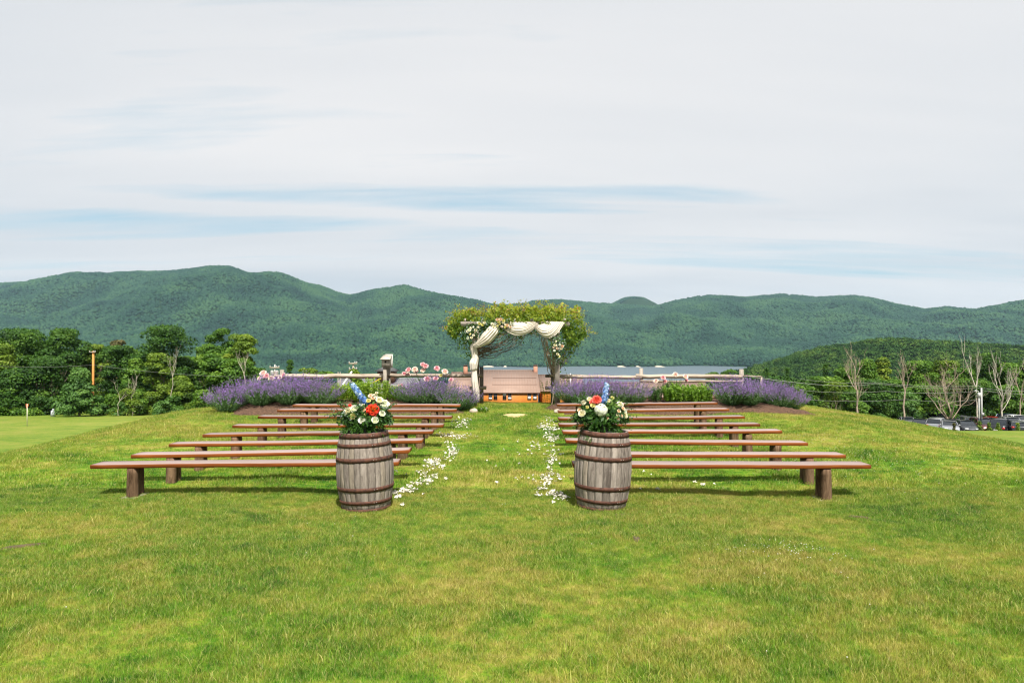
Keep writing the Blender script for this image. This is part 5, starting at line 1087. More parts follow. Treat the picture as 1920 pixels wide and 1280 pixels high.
TL = [('leafy_tree', -22, 628, 778, 120, 93, 'mid', 'broad green tree cut by the left picture edge', 'tall'),
 ('leafy_tree', 45, 616, 778, 112, 97, 'dark', 'broad dark green tree with a high crown at the far left', 'round'),
 ('leafy_tree', 8, 645, 778, 70, 90, 'lime', 'paler yellowish tree low at the left picture edge', 'tall'),
 ('leafy_tree', 122, 616, 776, 82, 98, 'dark', 'rounded dark tree left of the orange utility pole', 'round'),
 ('leafy_tree', 90, 668, 778, 100, 90, 'dark', 'lower dark tree in front of the two far left crowns', 'bush'),
 ('leafy_tree', 30, 690, 780, 95, 88, 'dark', 'low dark tree standing behind the orange flag', 'bush'),
 ('leafy_tree', 178, 646, 774, 55, 101, 'lime', 'bright lime green treetop right behind the orange pole', 'round'),
 ('leafy_tree', 224, 648, 774, 78, 96, 'dark', 'dark rounded tree just right of the orange pole', 'round'),
 ('dry_tree', 222, 638, 774, 40, 104, 'brown', 'dry tan treetop peeking over the dark rounded tree', 'round'),
 ('leafy_tree', 150, 690, 776, 84, 84, 'soft', 'conical soft green tree standing forward of the tree line', 'cone'),
 ('leafy_tree', 310, 609, 770, 104, 100, 'dark', 'great dark domed tree, the tallest on the left', 'round'),
 ('leafy_tree', 298, 662, 770, 54, 92, 'lime', 'yellowish green tree before the great dome', 'round'),
 ('leafy_tree', 255, 672, 770, 50, 93, 'mid', 'small green tree between dark tree and great dome', 'tall'),
 ('leafy_tree', 376, 650, 768, 34, 103, 'soft', 'thin pale green tree right of the great dome', 'tall'),
 ('leafy_tree', 409, 616, 768, 66, 99, 'mid', 'tall mid green tree left of the airy tree with pale trunk', 'round'),
 ('leafy_tree', 455, 627, 768, 64, 96, 'lime', 'airy yellow-green tree with a pale forked trunk', 'round'),
 ('leafy_tree', 440, 672, 768, 84, 93, 'mid', 'broad green tree behind the left catmint end', 'round'),
 ('leafy_tree', 400, 662, 768, 60, 94, 'mid', 'bushy green tree under the tall mid green crown', 'round'),
 ('leafy_tree', 68, 640, 778, 90, 106, 'mid', 'green tree filling the gap between the two far left crowns', 'round'),
 ('leafy_tree', 160, 664, 776, 90, 107, 'mid', 'green tree behind the conical tree and orange pole', 'round'),
 ('leafy_tree', 262, 662, 772, 90, 108, 'dark', 'dark tree low behind the small green tree left of the dome', 'round'),
 ('leafy_tree', 352, 668, 770, 80, 106, 'mid', 'green tree low right behind the great dome', 'round'),
 ('leafy_tree', 425, 650, 768, 70, 108, 'mid', 'green tree filling behind the tall mid green crown', 'round'),
 ('leafy_tree', 340, 705, 768, 62, 90, 'lime', 'low yellow-green tree left of the round bright bush', 'bush')]
for i, (nm, px, top, base, w_, Y, kd, lab, sh) in enumerate(TL):
    tree(nm, px, top, base, w_, Y, kd, lab, 500 + i, n=int(4500 + w_ * 75), trunk=M_PALE if 'pale' in lab else M_TRUNK, shape=sh, group=GL, low=.14 if 'airy' in lab else .06, nclump=60 if w_ > 70 else 40)
BL_ = [(8, 752, 46, 'mid'), (75, 742, 50, 'dark'), (98, 766, 40, 'lime'), (40, 768, 60, 'mid'), (130, 760, 34, 'soft'), (205, 738, 48, 'mid'), (240, 728, 52, 'lime'), (262, 748, 40, 'mid'), (282, 735, 44, 'lime'), (305, 752, 36, 'soft'), (325, 742, 42, 'dark'), (352, 754, 34, 'lime'), (382, 730, 54, 'mid'), (372, 752, 34, 'lime'), (404, 748, 30, 'mid'), (230, 755, 38, 'soft'), (190, 757, 36, 'dark'), (270, 760, 34, 'mid'), (335, 762, 30, 'mid'), (424, 735, 40, 'mid')]
BLAB = ['leftmost low bush in the tree line', 'dark bush behind the orange flag', 'lime green weeds bush before the small grey post', 'long low green bush left of the flag', 'soft green bush at the foot of the conical tree', 'green bush right of the conical tree', 'yellow-green bush before the dead forked stems', 'green bush beside the dead forked stems', 'yellow-green bush under the great dome', 'soft grey-green bush under the great dome', 'dark bush right of the grey-green one', 'small lime bush with bright tip under the dome', 'round bright green bush left of the catmint', 'small lime bush at the foot of the round bright bush', 'green bush touching the leftmost catmint', 'soft green bush at the lawn edge right of the conical tree', 'dark low bush right at the conical tree', 'low green bush at the lawn edge under the dome', 'lowest green bush between lime bush and round bush', 'green bush behind the leftmost catmint']
for i, (px, top, w_, kd) in enumerate(BL_):
    tree('bush', px, top, 778, w_, 86 + (i % 3) * 1.6, kd, BLAB[i], 700 + i, n=1500, shape='bush', group='bushes along the left tree line', low=0.95 if False else .02, nclump=14, cat='bush', leaf=.24)
# right
GR = 'trees behind the parking lot'
TR = [(1512, 738, 46, 88, 'dark', 'bush', 'dark tree right of the outermost catmint'), (1540, 706, 60, 104, 'mid', 'round', 'mid green tree left of the small pine'), (1570, 715, 62, 98, 'lime', 'bush', 'yellow-green tree behind the bare twiggy shrub'),
 (1625, 672, 62, 104, 'mid', 'tall', 'green tree right of the leftmost dead tree'), (1655, 670, 58, 106, 'lime', 'tall', 'light green tree between the first two dead trees'), (1640, 712, 74, 98, 'dark', 'round', 'deep green tree low between the first two dead trees'), (1680, 712, 60, 99, 'mid', 'round', 'green maple around the second dead tree'),
 (1722, 676, 62, 105, 'mid', 'round', 'rounded green tree right of the second dead tree'), (1730, 722, 72, 98, 'mid', 'round', 'green tree behind the dark car with roof box'), (1770, 676, 62, 106, 'lime', 'round', 'light green tree top over the many-stemmed dead tree'), (1800, 690, 64, 103, 'mid', 'round', 'green tree right of the many-stemmed dead tree'),
 (1848, 662, 76, 108, 'dark', 'round', 'tallest dark tree behind the tall white snag'), (1832, 712, 60, 99, 'dark', 'round', 'dark tree low behind the street light pole'), (1885, 680, 70, 106, 'mid', 'round', 'green tree behind the white forked snag'), (1888, 722, 70, 99, 'mid', 'bush', 'green tree low behind the blue pickup'),
 (1930, 676, 70, 106, 'mid', 'round', 'green tree at the right picture edge'), (1765, 730, 60, 99, 'dark', 'bush', 'dark tree at the foot of the many-stemmed dead tree'), (1600, 730, 60, 95, 'mid', 'bush', 'green tree below the leftmost dead tree'), (1585, 690, 50, 108, 'mid', 'round', 'green tree right of the small pine'), (1930, 725, 60, 99, 'dark', 'bush', 'dark tree low at the right picture edge'), (1495, 722, 44, 108, 'mid', 'bush', 'green treetop behind the outermost catmint'), (1700, 735, 50, 97, 'soft', 'bush', 'soft green tree behind the white sign panel')]
for i, (px, top, w_, Y, kd, sh, lab) in enumerate(TR): tree('leafy_tree', px, top, 790, w_, Y, kd, lab, 900 + i, n=int(4200 + w_ * 70), shape=sh, group=GR, low=.04, nclump=54 if w_ > 60 else 38)
for i, (px, top, w_, lab) in enumerate(((1548, 682, 26, 'dark conical pine rising over the right tree line'), (1438, 690, 20, 'small dark pine above the right catmint'), (1476, 690, 18, 'smaller pine right of the one above the catmint'), (1575, 686, 18, 'slim conifer right of the dark pine'))): tree('pine_tree', px, top, 780, w_, 118, 'dark', lab, 940 + i, n=2400, shape='cone', low=.05, group='conifers beyond the lot', leaf=.22, flat=.4, nclump=40)
def snag(px, top, Y, lab, seed, mat_, spread=.4, depth=4, nst=1, hfork=.45, up=.35, r0=.19):
    rg = np.random.default_rng(seed); x = PX(px, Y); g0 = gz(x, Y); H = PZ(top, Y) - g0; r_ = empty('dead_tree', (x, Y, g0), 0, lab, 'dead tree', 'bare dead trees by the parking lot'); r0 = r0 * .72; mb = MB(); mt = MB(); hz_ = H * hfork
    pts = [(rg.normal(0, .03) * i, rg.normal(0, .03) * i, -.3 + (hz_ + .3) * i / 5) for i in range(6)]; mt.tube(pts, np.linspace(r0, r0 * .72, 6), 8, False); mt.build('trunk', mat_, r_)
    for j in range(nst + 2):
        a = rg.uniform(0, 6.28); s = (0.16 if j == 0 else spread) * rg.uniform(.7, 1.2); d = (math.cos(a) * s, math.sin(a) * s, 1); branch(mb, pts[-1] if j < 3 else pts[3], d, H * (1 - hfork) * (.55 if j == 0 else .45), r0 * (.62 if j == 0 else .45), depth - 1, rg, 5, spread * .75, 3, up)
    mb.build('branches', mat_, r_); return r_
snag(1607, 663, 93, 'leftmost bare dead tree with forked top at the lawn crest', 1, M_SNAG, .5, 4, 2, .5)
snag(1694, 676, 95, 'second bare dead tree, leaning, left of the dark car with roof box', 2, M_SNAG, .5, 4, 1, .55)
snag(1782, 690, 93, 'wide many-stemmed dead tree in the middle of the lot edge', 3, M_SNAG, .75, 5, 4, .22, .3, .24)
snag(1832, 656, 97, 'tallest bare pale tree rising behind the street light pole', 4, M_BIRCH, .30, 4, 1, .50, .5, .15)
snag(1877, 673, 95, 'white forked dead birch behind the blue pickup', 5, M_BIRCH, .50, 5, 3, .42, .4, .16)
snag(1912, 682, 95, 'thin bare brown tree nearest the right picture edge', 6, M_SNAG, .5, 4, 2, .5, .4, .12)
snag(1574, 728, 84, 'low bare twiggy shrub at the crest left of the dead trees', 7, M_SNAG, .9, 4, 4, .12, .2, .06)
snag(322, 648, 88, 'slender pale dead stem before the great dark dome', 8, M_PALE, .35, 3, 1, .55, .4, .07)['group'] = 'dead stems in the left tree line'
snag(250, 700, 86, 'dead forked stems above the yellow-green bush', 9, M_PALE, .5, 3, 2, .4, .3, .08)['group'] = 'dead stems in the left tree line'
snag(460, 655, 90, 'pale forked branch showing in the airy yellow-green tree', 10, M_PALE, .4, 3, 1, .62, .3, .10)['group'] = 'dead stems in the left tree line'
snag(222, 708, 85, 'arching pale dead branch left of the dead forked stems', 11, M_PALE, .8, 3, 1, .4, .1, .06)['group'] = 'dead stems in the left tree line'
# small trees beyond the left fence
for i, (px, top, w_, kd, Y, lab) in enumerate(((487, 690, 36, 'mid', 112, 'green tree beyond the leftmost peonies'), (544, 675, 26, 'dark', 120, 'dark pointed tree beyond the fence rail'), (575, 690, 50, 'lime', 130, 'light green trees beyond the left fence rail'), (610, 696, 44, 'mid', 140, 'low green tree beyond the middle of the left rail'), (664, 693, 26, 'lime', 60, 'yellowish young tree behind the crossarm pole'), (672, 712, 12, 'lime', 58, 'small olive tree below the rail near the crossarm pole'), (505, 700, 40, 'mid', 105, 'green tree behind the two grey transformers'), (1340, 697, 40, 'mid', 240, 'dark treetops at the lake edge left of the last post'), (1365, 692, 36, 'mid', 260, 'treetops at the lake edge by the last fence post'), (1058, 690, 0, 'mid', 50, ''))):
    if w_: tree('leafy_tree', px, top, 780, w_, Y, kd, lab, 980 + i, n=1800, shape='round' if kd != 'dark' else 'cone', low=.15, leaf=.26 * Y / 100 + .05, nclump=20, group='trees beyond the fences')
# mid distance woods as instanced crowns (uncountable)
def leaf_proto(seed, nq=260, tall=1.0, lf=.24):
    rg = np.random.default_rng(seed); cl = [(rg.normal(0, .38), rg.normal(0, .38), rg.uniform(-.3, .75) * tall, rg.uniform(.30, .48)) for _ in range(14)]
    pos, d, idx = crown_points(cl, nq, rg, .75); V, Fq = leaves(pos, unit(d + rg.normal(0, .45, d.shape)), lf * rg.uniform(.6, 1.3, nq), 1.2, rg); return mesh('wood_crown', V, Fq, M_MIDF, False, np.repeat(np.clip(.45 + .35 * pos[:, 2] + rg.normal(0, .12, nq), 0, 1), 4))
wp = [proto('wood_crown', leaf_proto(s, 300, 1.3 if s % 3 == 0 else 1.0)) for s in range(6)]
rg = np.random.default_rng(12); n = 13000; y = np.sqrt(rg.uniform(500 ** 2, 1240 ** 2, n)); t = rg.uniform(0.20, 0.98, n); x = t * y; z = far_h(x, y); ok = (z > -59) ; x, y, z = x[ok], y[ok], z[ok]; s = rg.uniform(3.6, 6.4, len(x))
gn_scatter('hill_forest', np.stack([x, y, z + s * .6], -1), np.stack([0 * x, 0 * x, rg.uniform(0, 6, len(x))], -1), s, wp, 'dark green wood covering the nearer hill on the right')
n = 5200; y = rg.uniform(112, 560, n); t = rg.uniform(-0.95, 0.98, n); x = t * y; px = 960 + F * t
ok = ((px > 1395) | (px < 520)) & (y > 116); x, y = x[ok], y[ok]; z = near_h(x, y); s = rg.uniform(3.0, 5.2, len(x))
tp = HOR + F * (CAMZ - (z + s * 1.9)) / y; ok = (tp > np.where(x > 0, 678, 690)); x, y, z, s = x[ok], y[ok], z[ok], s[ok]
wp2 = [proto('wood_crown', leaf_proto(s_ + 20, 2600, 1.2 if s_ % 2 else 1.0, .085)) for s_ in range(5)]
gn_scatter('valley_wood', np.stack([x, y, z + s * .7], -1), np.stack([0 * x, 0 * x, rg.uniform(0, 6, len(x))], -1), s, wp2, 'green wood on the valley side behind the tree lines')

# ------------------------------------------------------------------ buildings
M_ROOF = solid('tan_metal_roof', (0.27, 0.182, 0.140), 0.55, 0.06, 0.4, 0.05, 0.01, spec=0.3)
M_ROOFG = solid('grey_metal_roof', (0.235, 0.235, 0.24), 0.6, 0.06, 0.4, 0.05, 0.01)
M_ROOFD = solid('dark_shingle_roof', (0.10, 0.10, 0.10), 0.8, 0.15, 2)
M_CEDAR = wood_mat('orange_cedar', (0.42, 0.13, 0.016), (0.64, 0.23, 0.030), 1.2, (1, 1, 6), 0.6, 0.2, 0.3)
M_TRIM = solid('brown_trim', (0.13, 0.065, 0.04), 0.6, 0.1, 3)
M_WHITEP = solid('white_paint', (0.72, 0.71, 0.68), 0.6, 0.05, 5)
m_, t_ = new_mat('window_glass'); M_GLASS = finish(m_, t_, (0.015, 0.018, 0.020), 0.08, spec=0.8)
def brick_mat():
    m, t = new_mat('chimney_brick'); tc = N(t, 'ShaderNodeTexCoord'); b = N(t, 'ShaderNodeTexBrick'); mp = N(t, 'ShaderNodeMapping'); L(t, tc.outputs['Object'], mp.inputs[0]); mp.inputs['Rotation'].default_value = (R(90), 0, 0); L(t, mp.outputs[0], b.inputs['Vector']); b.inputs['Scale'].default_value = 4.0
    b.inputs['Color1'].default_value = (.34, .13, .07, 1); b.inputs['Color2'].default_value = (.44, .18, .10, 1); b.inputs['Mortar'].default_value = (.38, .30, .25, 1); return finish(m, t, b.outputs[0], .9)
M_BRICK = brick_mat()
def roof_slab(mb, x0, x1, ye, ze, yr, zr, th=.18, over=0.0):
    V = [(x0, ye, ze), (x1, ye, ze), (x1, yr, zr), (x0, yr, zr), (x0, ye, ze - th), (x1, ye, ze - th), (x1, yr, zr - th), (x0, yr, zr - th)]
    mb.add(V, np.array([[0, 1, 2, 3], [7, 6, 5, 4], [0, 4, 5, 1], [1, 5, 6, 2], [2, 6, 7, 3], [3, 7, 4, 0]]))
def wing(root, pxa, pxb, py_e, py_r, Y, depth, mat_r, mat_w, wall_px=None, seams=True, back=True):
    """gable-roofed wing: eave at Y, ridge at Y+depth; returns local helpers"""
    o = root.location; xa, xb = PX(pxa, Y), PX(pxb, Y); ze, zr = PZ(py_e, Y), PZ(py_r, Y + depth); g0 = min(gz(xa, Y), gz(xb, Y)) - .3
    mb = MB(); mb.prism([(Y + .25, g0), (Y + 2 * depth - .6, g0), (Y + 2 * depth - .6, ze - .05), (Y + depth, zr - .30), (Y + .25, ze - .05)], 0, xa + .5, xb - .5); mb.build('wall', mat_w, root, loc=(-o.x, -o.y, -o.z))
    mb = MB(); roof_slab(mb, xa, xb, Y, ze, Y + depth, zr); rf = mb.build('roof', mat_r, root, loc=(-o.x, -o.y, -o.z))
    mb = MB(); roof_slab(mb, xb, xa, Y + 2 * depth, ze, Y + depth + .004, zr); mb.build('roof', mat_r, root, loc=(-o.x, -o.y, -o.z))
    if seams:
        mb = MB(); x = xa + .3
        while x < xb: mb.add([(x, Y + .01, ze + .002), (x + .05, Y + .01, ze + .002), (x + .05, Y + depth, zr + .002), (x, Y + depth, zr + .002), (x, Y + .01, ze + .06), (x + .05, Y + .01, ze + .06), (x + .05, Y + depth, zr + .06), (x, Y + depth, zr + .06)], np.array([[4, 5, 6, 7], [0, 1, 5, 4], [1, 2, 6, 5], [3, 0, 4, 7]])); x += .62
        tag(mb.build('roof_seams', mat_r, rf), kind='stuff')
        for q in (.32, .62): 
            mb = MB(); yy_ = Y + depth * q; zz = ze + (zr - ze) * q; mb.box(xa + (xb - xa) * .3, xb - .5, yy_ - .05, yy_ + .05, zz + .05, zz + .11); mb.build('snow_guard', M_TRIM, rf)
    mb = MB(); mb.box(xa, xb, Y - .03, Y - .002, ze - .24, ze - .02); mb.build('fascia', M_TRIM, root, loc=(-o.x, -o.y, -o.z))
    mb = MB(); mb.box(xa, xb, Y + depth - .15, Y + depth + .15, zr - .05, zr + .10); mb.build('ridge_cap', mat_r, root, loc=(-o.x, -o.y, -o.z))
    return rf
def window(root, pxc, py0, py1, Y, w_px=6.2, blind=None):
    o = root.location; x = PX(pxc, Y); hw = w_px * Y / F / 2; z1, z0 = PZ(py0, Y), PZ(py1, Y); loc = (x - o.x, Y + .25 - o.y, -o.z)
    mb = MB(); t_ = .06
    for b_ in ((-hw, -hw + t_, z0, z1), (hw - t_, hw, z0, z1), (-hw, hw, z1, z1 + t_), (-hw, hw, z0 - t_, z0), (-hw + t_, hw - t_, (z0 + z1) / 2 - .04, (z0 + z1) / 2 + .04)): mb.box(b_[0], b_[1], -.10, -.004, b_[2], b_[3])
    f_ = mb.build('window', M_TRIM, root, loc=loc); mb = MB(); mb.box(-hw + t_, hw - t_, -.05, -.003, z0, z1); mb.build('pane', M_GLASS, f_)
    if blind: mb = MB(); mb.box(-hw + t_ + .01, hw - t_ - .01, -.075, -.055, z0 + (z1 - z0) * blind[0], z0 + (z1 - z0) * blind[1]); mb.build('white_sash', M_WHITEP, f_)
YB = 150
barn = empty('barn', (PX(960, YB), YB, gz(PX(960, YB), YB)), 0, 'long orange cedar barn with tan standing-seam roof framed by the arbor', 'barn')
wing(barn, 882, 1013, 735.5, 694, YB, 16, M_ROOF, M_CEDAR)
wing(barn, 1013.2, 1100, 733, 702.5, YB + 3, 13, M_ROOF, M_CEDAR)
wing(barn, 835, 881.8, 736, 698, YB + 1, 15, M_ROOF, M_CEDAR)
for px, bl_ in ((919.5, (0, .32)), (929, None), (946, (.72, 1)), (955.8, (0, .35)), (992.5, (0, .55)), (1003, (0, .5))): window(barn, px, 737.9, 748.5, YB, 7.0, bl_)
def chimney(root, px, py0, py1, Y, w_, capm=M_WHITEP):
    o = root.location; x = PX(px, Y); z0 = PZ(py1, Y) - 1.2; z1 = PZ(py0, Y); mb = MB(); mb.box(-w_ / 2, w_ / 2, -w_ / 2, w_ / 2, z0, z1); c_ = mb.build('chimney', M_BRICK, root, loc=(x - o.x, Y - o.y, -o.z))
    mb = MB(); mb.box(-w_ * .6, w_ * .6, -w_ * .6, w_ * .6, z1 + .25, z1 + .33); mb.box(-w_ * .4, w_ * .4, -w_ * .4, w_ * .4, z1 - .01, z1 + .26); mb.build('chimney_cap', M_TRIM, c_)
chimney(barn, 1004, 686.5, 699, YB + 15, .95); chimney(barn, 873, 687, 698, YB + 15, .95)
gb = empty('grey_barn', (PX(690, 120), 120, gz(PX(690, 120), 120)), 0, 'grey-roofed barn behind the left fence with a dark cupola beside the bird box', 'barn')
wing(gb, 612, 800, 738, 709, 120, 10, M_ROOFG, M_TRIM, seams=True)
o = gb.location; Yc = 128; mb = MB(); xc = PX(726, Yc); zc = PZ(700, Yc)
mb.box(-1.55, 1.55, -1.5, 1.5, PZ(716, Yc), PZ(695, Yc)); cu = mb.build('cupola', M_TRIM, gb, loc=(xc - o.x, Yc - o.y, -o.z))
mb = MB(); ze, zt = PZ(695.5, Yc), PZ(684, Yc); mb.add([(-2.1, -2.1, ze), (2.1, -2.1, ze), (2.1, 2.1, ze), (-2.1, 2.1, ze), (0, 0, zt)], [np.array([[3, 2, 1, 0]]), np.array([[0, 1, 4], [1, 2, 4], [2, 3, 4], [3, 0, 4]])]); mb.build('cupola_roof', M_ROOFD, cu)
rb_ = empty('tan_roof_shed', (PX(1270, 125), 125, gz(PX(1270, 125), 125)), 0, 'long tan-roofed shed showing behind the right fence rails', 'shed')
wing(rb_, 1112, 1348, 744, 717, 125, 9, M_ROOF, M_CEDAR)
# ------------------------------------------------------------------ poles, wires, flags
M_POLE = solid('utility_pole_wood', (0.34, 0.29, 0.23), 0.9, 0.2, 3); M_ORPOLE = solid('fresh_orange_pole', (0.55, 0.24, 0.06), 0.85, 0.15, 2); M_GALV = solid('galvanised_steel', (0.36, 0.36, 0.35), 0.6, 0.1, 4, metal=.1); M_WIRE = solid('aluminium_wire', (0.26, 0.27, 0.24), 0.6, 0.1, 2)
def pole(px, top, Y, r, mat_, lab, arms=(), base=None, cans=(), lamp=False):
    x = PX(px, Y); g0 = gz(x, Y) if base is None else PZ(base, Y); zt = PZ(top, Y); r_ = empty('utility_pole', (x, Y, g0), 0, lab, 'utility pole'); mb = MB(); mb.tube([(0, 0, -.3), (0, 0, (zt - g0) / 2), (0, 0, zt - g0)], [r, r * .9, r * .8], 8); mb.build('shaft', mat_, r_)
    for (py, hw) in arms: z = PZ(py, Y) - g0; mb = MB(); mb.box(-hw, hw, -r - .06, -r + .02, z - .06, z + .06); a_ = mb.build('crossarm', M_POLE, r_); 
    for (py, hw) in arms:
        for s in (-.9, 0.45, .9): z = PZ(py, Y) - g0; mb = MB(); mb.lathe([(0, z + .05), (.05, z + .06), (.07, z + .12), (.03, z + .2), (0, z + .22)], 8, cx=s * hw, cy=-r - .02); mb.build('insulator', M_GALV, r_)
    for (dx_, py0, py1, rr) in cans: mb = MB(); z0, z1 = PZ(py1, Y) - g0, PZ(py0, Y) - g0; mb.lathe([(0, z0), (rr, z0), (rr, z1), (rr * .7, z1 + .1), (0, z1 + .12)], 14, cx=dx_, cy=-r); mb.build('transformer', M_GALV, r_, True)
    return r_
pole(175, 658, 91, .17, M_ORPOLE, 'orange-brown utility pole standing among the left trees', ((660, .42),))
pole(515.5, 683, 70, .09, M_GALV, 'pale utility pole carrying two grey transformers behind the left peonies', ((689, .50),), cans=((-.25, 696, 706, .17), (.25, 696, 706, .17)))
pole(662.5, 680, 62, .10, M_POLE, 'utility pole with two crossarms behind the blue flower spike', ((681.5, .38), (692.5, .36)))
pole(634, 697, 80, .05, M_POLE, 'left one of two thin posts behind the left fence rail'); pole(638, 697, 80, .05, M_POLE, 'right one of two thin posts behind the left fence rail')
lp = pole(1839.5, 727, 86, .125, M_GALV, 'grey service pole with a meter box beside the tall white pole'); mb = MB(); z_ = PZ(776, 86) - lp.location.z; mb.box(-.13, .13, -.30, -.13, z_ - .18, z_ + .18); mb.build('meter_box', M_GALV, lp)
M_LAMPP = solid('grey_white_paint', (0.50, 0.50, 0.48), 0.6, 0.08, 5)
sp_ = empty('street_light', (PX(1834.8, 86), 86, gz(PX(1834.8, 86), 86)), 0, 'thin white street light pole with its lamp head pointing left', 'street light'); z_ = PZ(733, 86) - sp_.location.z; mb = MB(); mb.tube([(0, 0, -.1), (0, 0, z_ - .2)], .06, 8); mb.build('shaft', M_LAMPP, sp_)
mb = MB(); mb.tube([(0, 0, z_ - .25), (-.05, 0, z_), (-.3, 0, z_ + .05)], .035, 6); mb.build('arm', M_LAMPP, sp_); mb = MB(); mb.add(IV2 * np.array([.20, .12, .09]) + np.array([-.38, 0, z_ + .04]), IF2); mb.build('lamp_head', M_LAMPP, sp_, True); mb = MB(); mb.box(-.12, .12, -.14, .12, z_ - .75, z_ - .20); mb.build('junction_box', M_LAMPP, sp_)
def wire(pts, lab, r=.022):
    o = link('power_line', None) if False else None; P_ = np.array([FP(*p) for p in pts]); mb = MB(); a = []
    for i in range(len(P_) - 1):
        t = np.linspace(0, 1, 14)[:-1, None]; a.append(P_[i] + (P_[i + 1] - P_[i]) * t - np.array([0, 0, 1]) * (4 * t * (1 - t)) * .25)
    a.append(P_[-1:]); mb.tube(np.concatenate(a), r * 0.5, 4, False); return tag(mb.build('power_line', M_WIRE), lab, 'wire', 'overhead lines')
wire([(1392, 704, 21.0), (1640, 719, 60), (1839, 727, 86)], 'upper pale wire running from the last fence post to the grey service pole', .02)
wire([(1839, 727, 86), (1960, 731, 86)], 'wire leaving the grey service pole to the right picture edge', .03); wire([(1500, 710, 84), (1640, 717, 85), (1839, 723, 86)], 'topmost overhead line across the right trees', .026)
wire([(1500, 731, 84), (1660, 733, 85), (1835, 733, 86)], 'middle overhead line ending at the street light', .026); wire([(1500, 748, 84), (1700, 748.5, 85), (1835, 749, 86)], 'lowest overhead line across the right trees', .022); wire([(1839, 731, 86), (1960, 737, 86)], 'lower wire leaving the service pole to the right', .028)
wire([(-40, 684, 82), (175, 684, 82), (440, 706, 78), (515, 690, 70)], 'thin wire crossing the left trees to the transformer pole', .018)
fl = empty('golf_flag', (PX(52, 62), 62, PZ(789, 62)), 0, 'small orange flag on a pale stake at the left lawn edge', 'flag'); hh = PZ(757, 62) - fl.location.z; fl.location.z = gz(PX(52, 62), 62); hh = PZ(757, 62) - fl.location.z
M_FLAG = solid('orange_cloth', (0.62, 0.11, 0.03), 0.8, 0.1, 10); mb = MB(); mb.tube([(0, 0, -.05), (0, 0, hh)], .035, 6); mb.build('stake', solid('pale_stake', (0.62, 0.58, 0.44), 0.8, .1, 5), fl)
V = [(-.14 + .28 * u_ , .05 * math.sin(u_ * 5 + v_), hh - .42 * v_ * (0.4 + .6 * math.sin(math.pi * min(1, u_ + .15)))) for u_ in np.linspace(0, 1, 6) for v_ in np.linspace(0, 1, 5)]; link('flag_cloth', mesh('flag_cloth', V, gridf(6, 5), M_FLAG, True), fl)
x = PX(110.5, 84); mb = MB(); mb.box(-.22, .22, -.15, .15, 0, .75, taper=.25); mb.tube([(0, 0, .7), (.05, 0, .95)], .10, 8); tag(mb.build('marker_stone', solid('pale_grey_marker', (0.42, 0.45, 0.46), .8, .1, 5), loc=(x, 83, gz(x, 83))), 'small pale grey marker at the foot of the left bushes', 'marker')
lx = empty('leaning_board', (PX(637, 45), 45, PZ(727, 45)), 0, 'white board leaning diagonally behind the left fence rail', 'board'); mb = MB(); a_, b_ = np.array(FP(638, 728, 45)), np.array(FP(660, 696, 45)); gnd = np.array([a_[0] - (b_[0] - a_[0]) * 1.6, 45, a_[2] - (b_[2] - a_[2]) * 1.6]); mb.tube([gnd - np.array(lx.location), b_ - np.array(lx.location)], .055, 4); mb.build('board', M_WHITEP, lx)
lx = empty('guy_wire', (PX(690, 50), 50, PZ(727, 50)), 0, 'short yellow guy wire guard slanting behind the fence left of the bird box', 'wire guard'); mb = MB(); a_, b_ = np.array(FP(676, 730, 50)), np.array(FP(722, 705, 50)); mb.tube([a_ + (a_ - b_) * 2.2 - np.array(lx.location), b_ - np.array(lx.location)], .03, 5); mb.build('guard_tube', solid('yellow_plastic', (0.62, 0.42, 0.03), .5, .1, 5), lx)
mb = MB(); mb.tube([(0, 0, 0), (0, 0, PZ(700, 30) - gz(PX(1069, 30), 30))], .022, 6); tag(mb.build('white_stake', M_WHITEP, loc=(PX(1069.5, 30), 30, gz(PX(1069, 30), 30))), 'thin white stake behind the catmint right of the arbor', 'stake')
# ------------------------------------------------------------------ cars
M_TYRE = solid('tyre_rubber', (0.018, 0.018, 0.019), 0.8, .1, 10); M_RIM = solid('alloy_rim', (0.50, 0.51, 0.53), 0.35, .05, 10, metal=.8)
m_, t_ = new_mat('car_glass'); M_CGL = finish(m_, t_, (0.012, 0.016, 0.020), 0.06, spec=0.9)
m_, t_ = new_mat('tail_light'); M_RED = finish(m_, t_, (0.45, 0.015, 0.012), 0.2); m_, t_ = new_mat('head_light'); M_HEADL = finish(m_, t_, (0.75, 0.76, 0.78), 0.15); M_PLAST = solid('black_trim', (0.02, 0.02, 0.022), .6, .1, 10)
def paint(name, c, met=.3):
    m, t = new_mat(name); tc = N(t, 'ShaderNodeTexCoord'); n = NOISE(t, tc.outputs['Object'], 3, 3); b = finish(m, t, RAMP(t, n, [(.3, tuple(q * .93 for q in c)), (.7, c)]), .28, spec=.6, metal=met); p = [x for x in t.nodes if x.type == 'BSDF_PRINCIPLED'][0]; p.inputs['Coat Weight'].default_value = .6; p.inputs['Coat Roughness'].default_value = .06; return m
PAINT = {'white': paint('white_paintwork', (.72, .73, .74), 0), 'silver': paint('silver_paintwork', (.42, .43, .45), .6), 'black': paint('black_paintwork', (.012, .012, .014), .1), 'grey': paint('grey_paintwork', (.11, .12, .13), .5), 'blue': paint('blue_paintwork', (.03, .055, .10), .4), 'red': paint('red_paintwork', (.33, .02, .02), .2), 'maroon': paint('maroon_paintwork', (.10, .018, .018), .3), 'dark': paint('charcoal_paintwork', (.035, .038, .042), .4)}
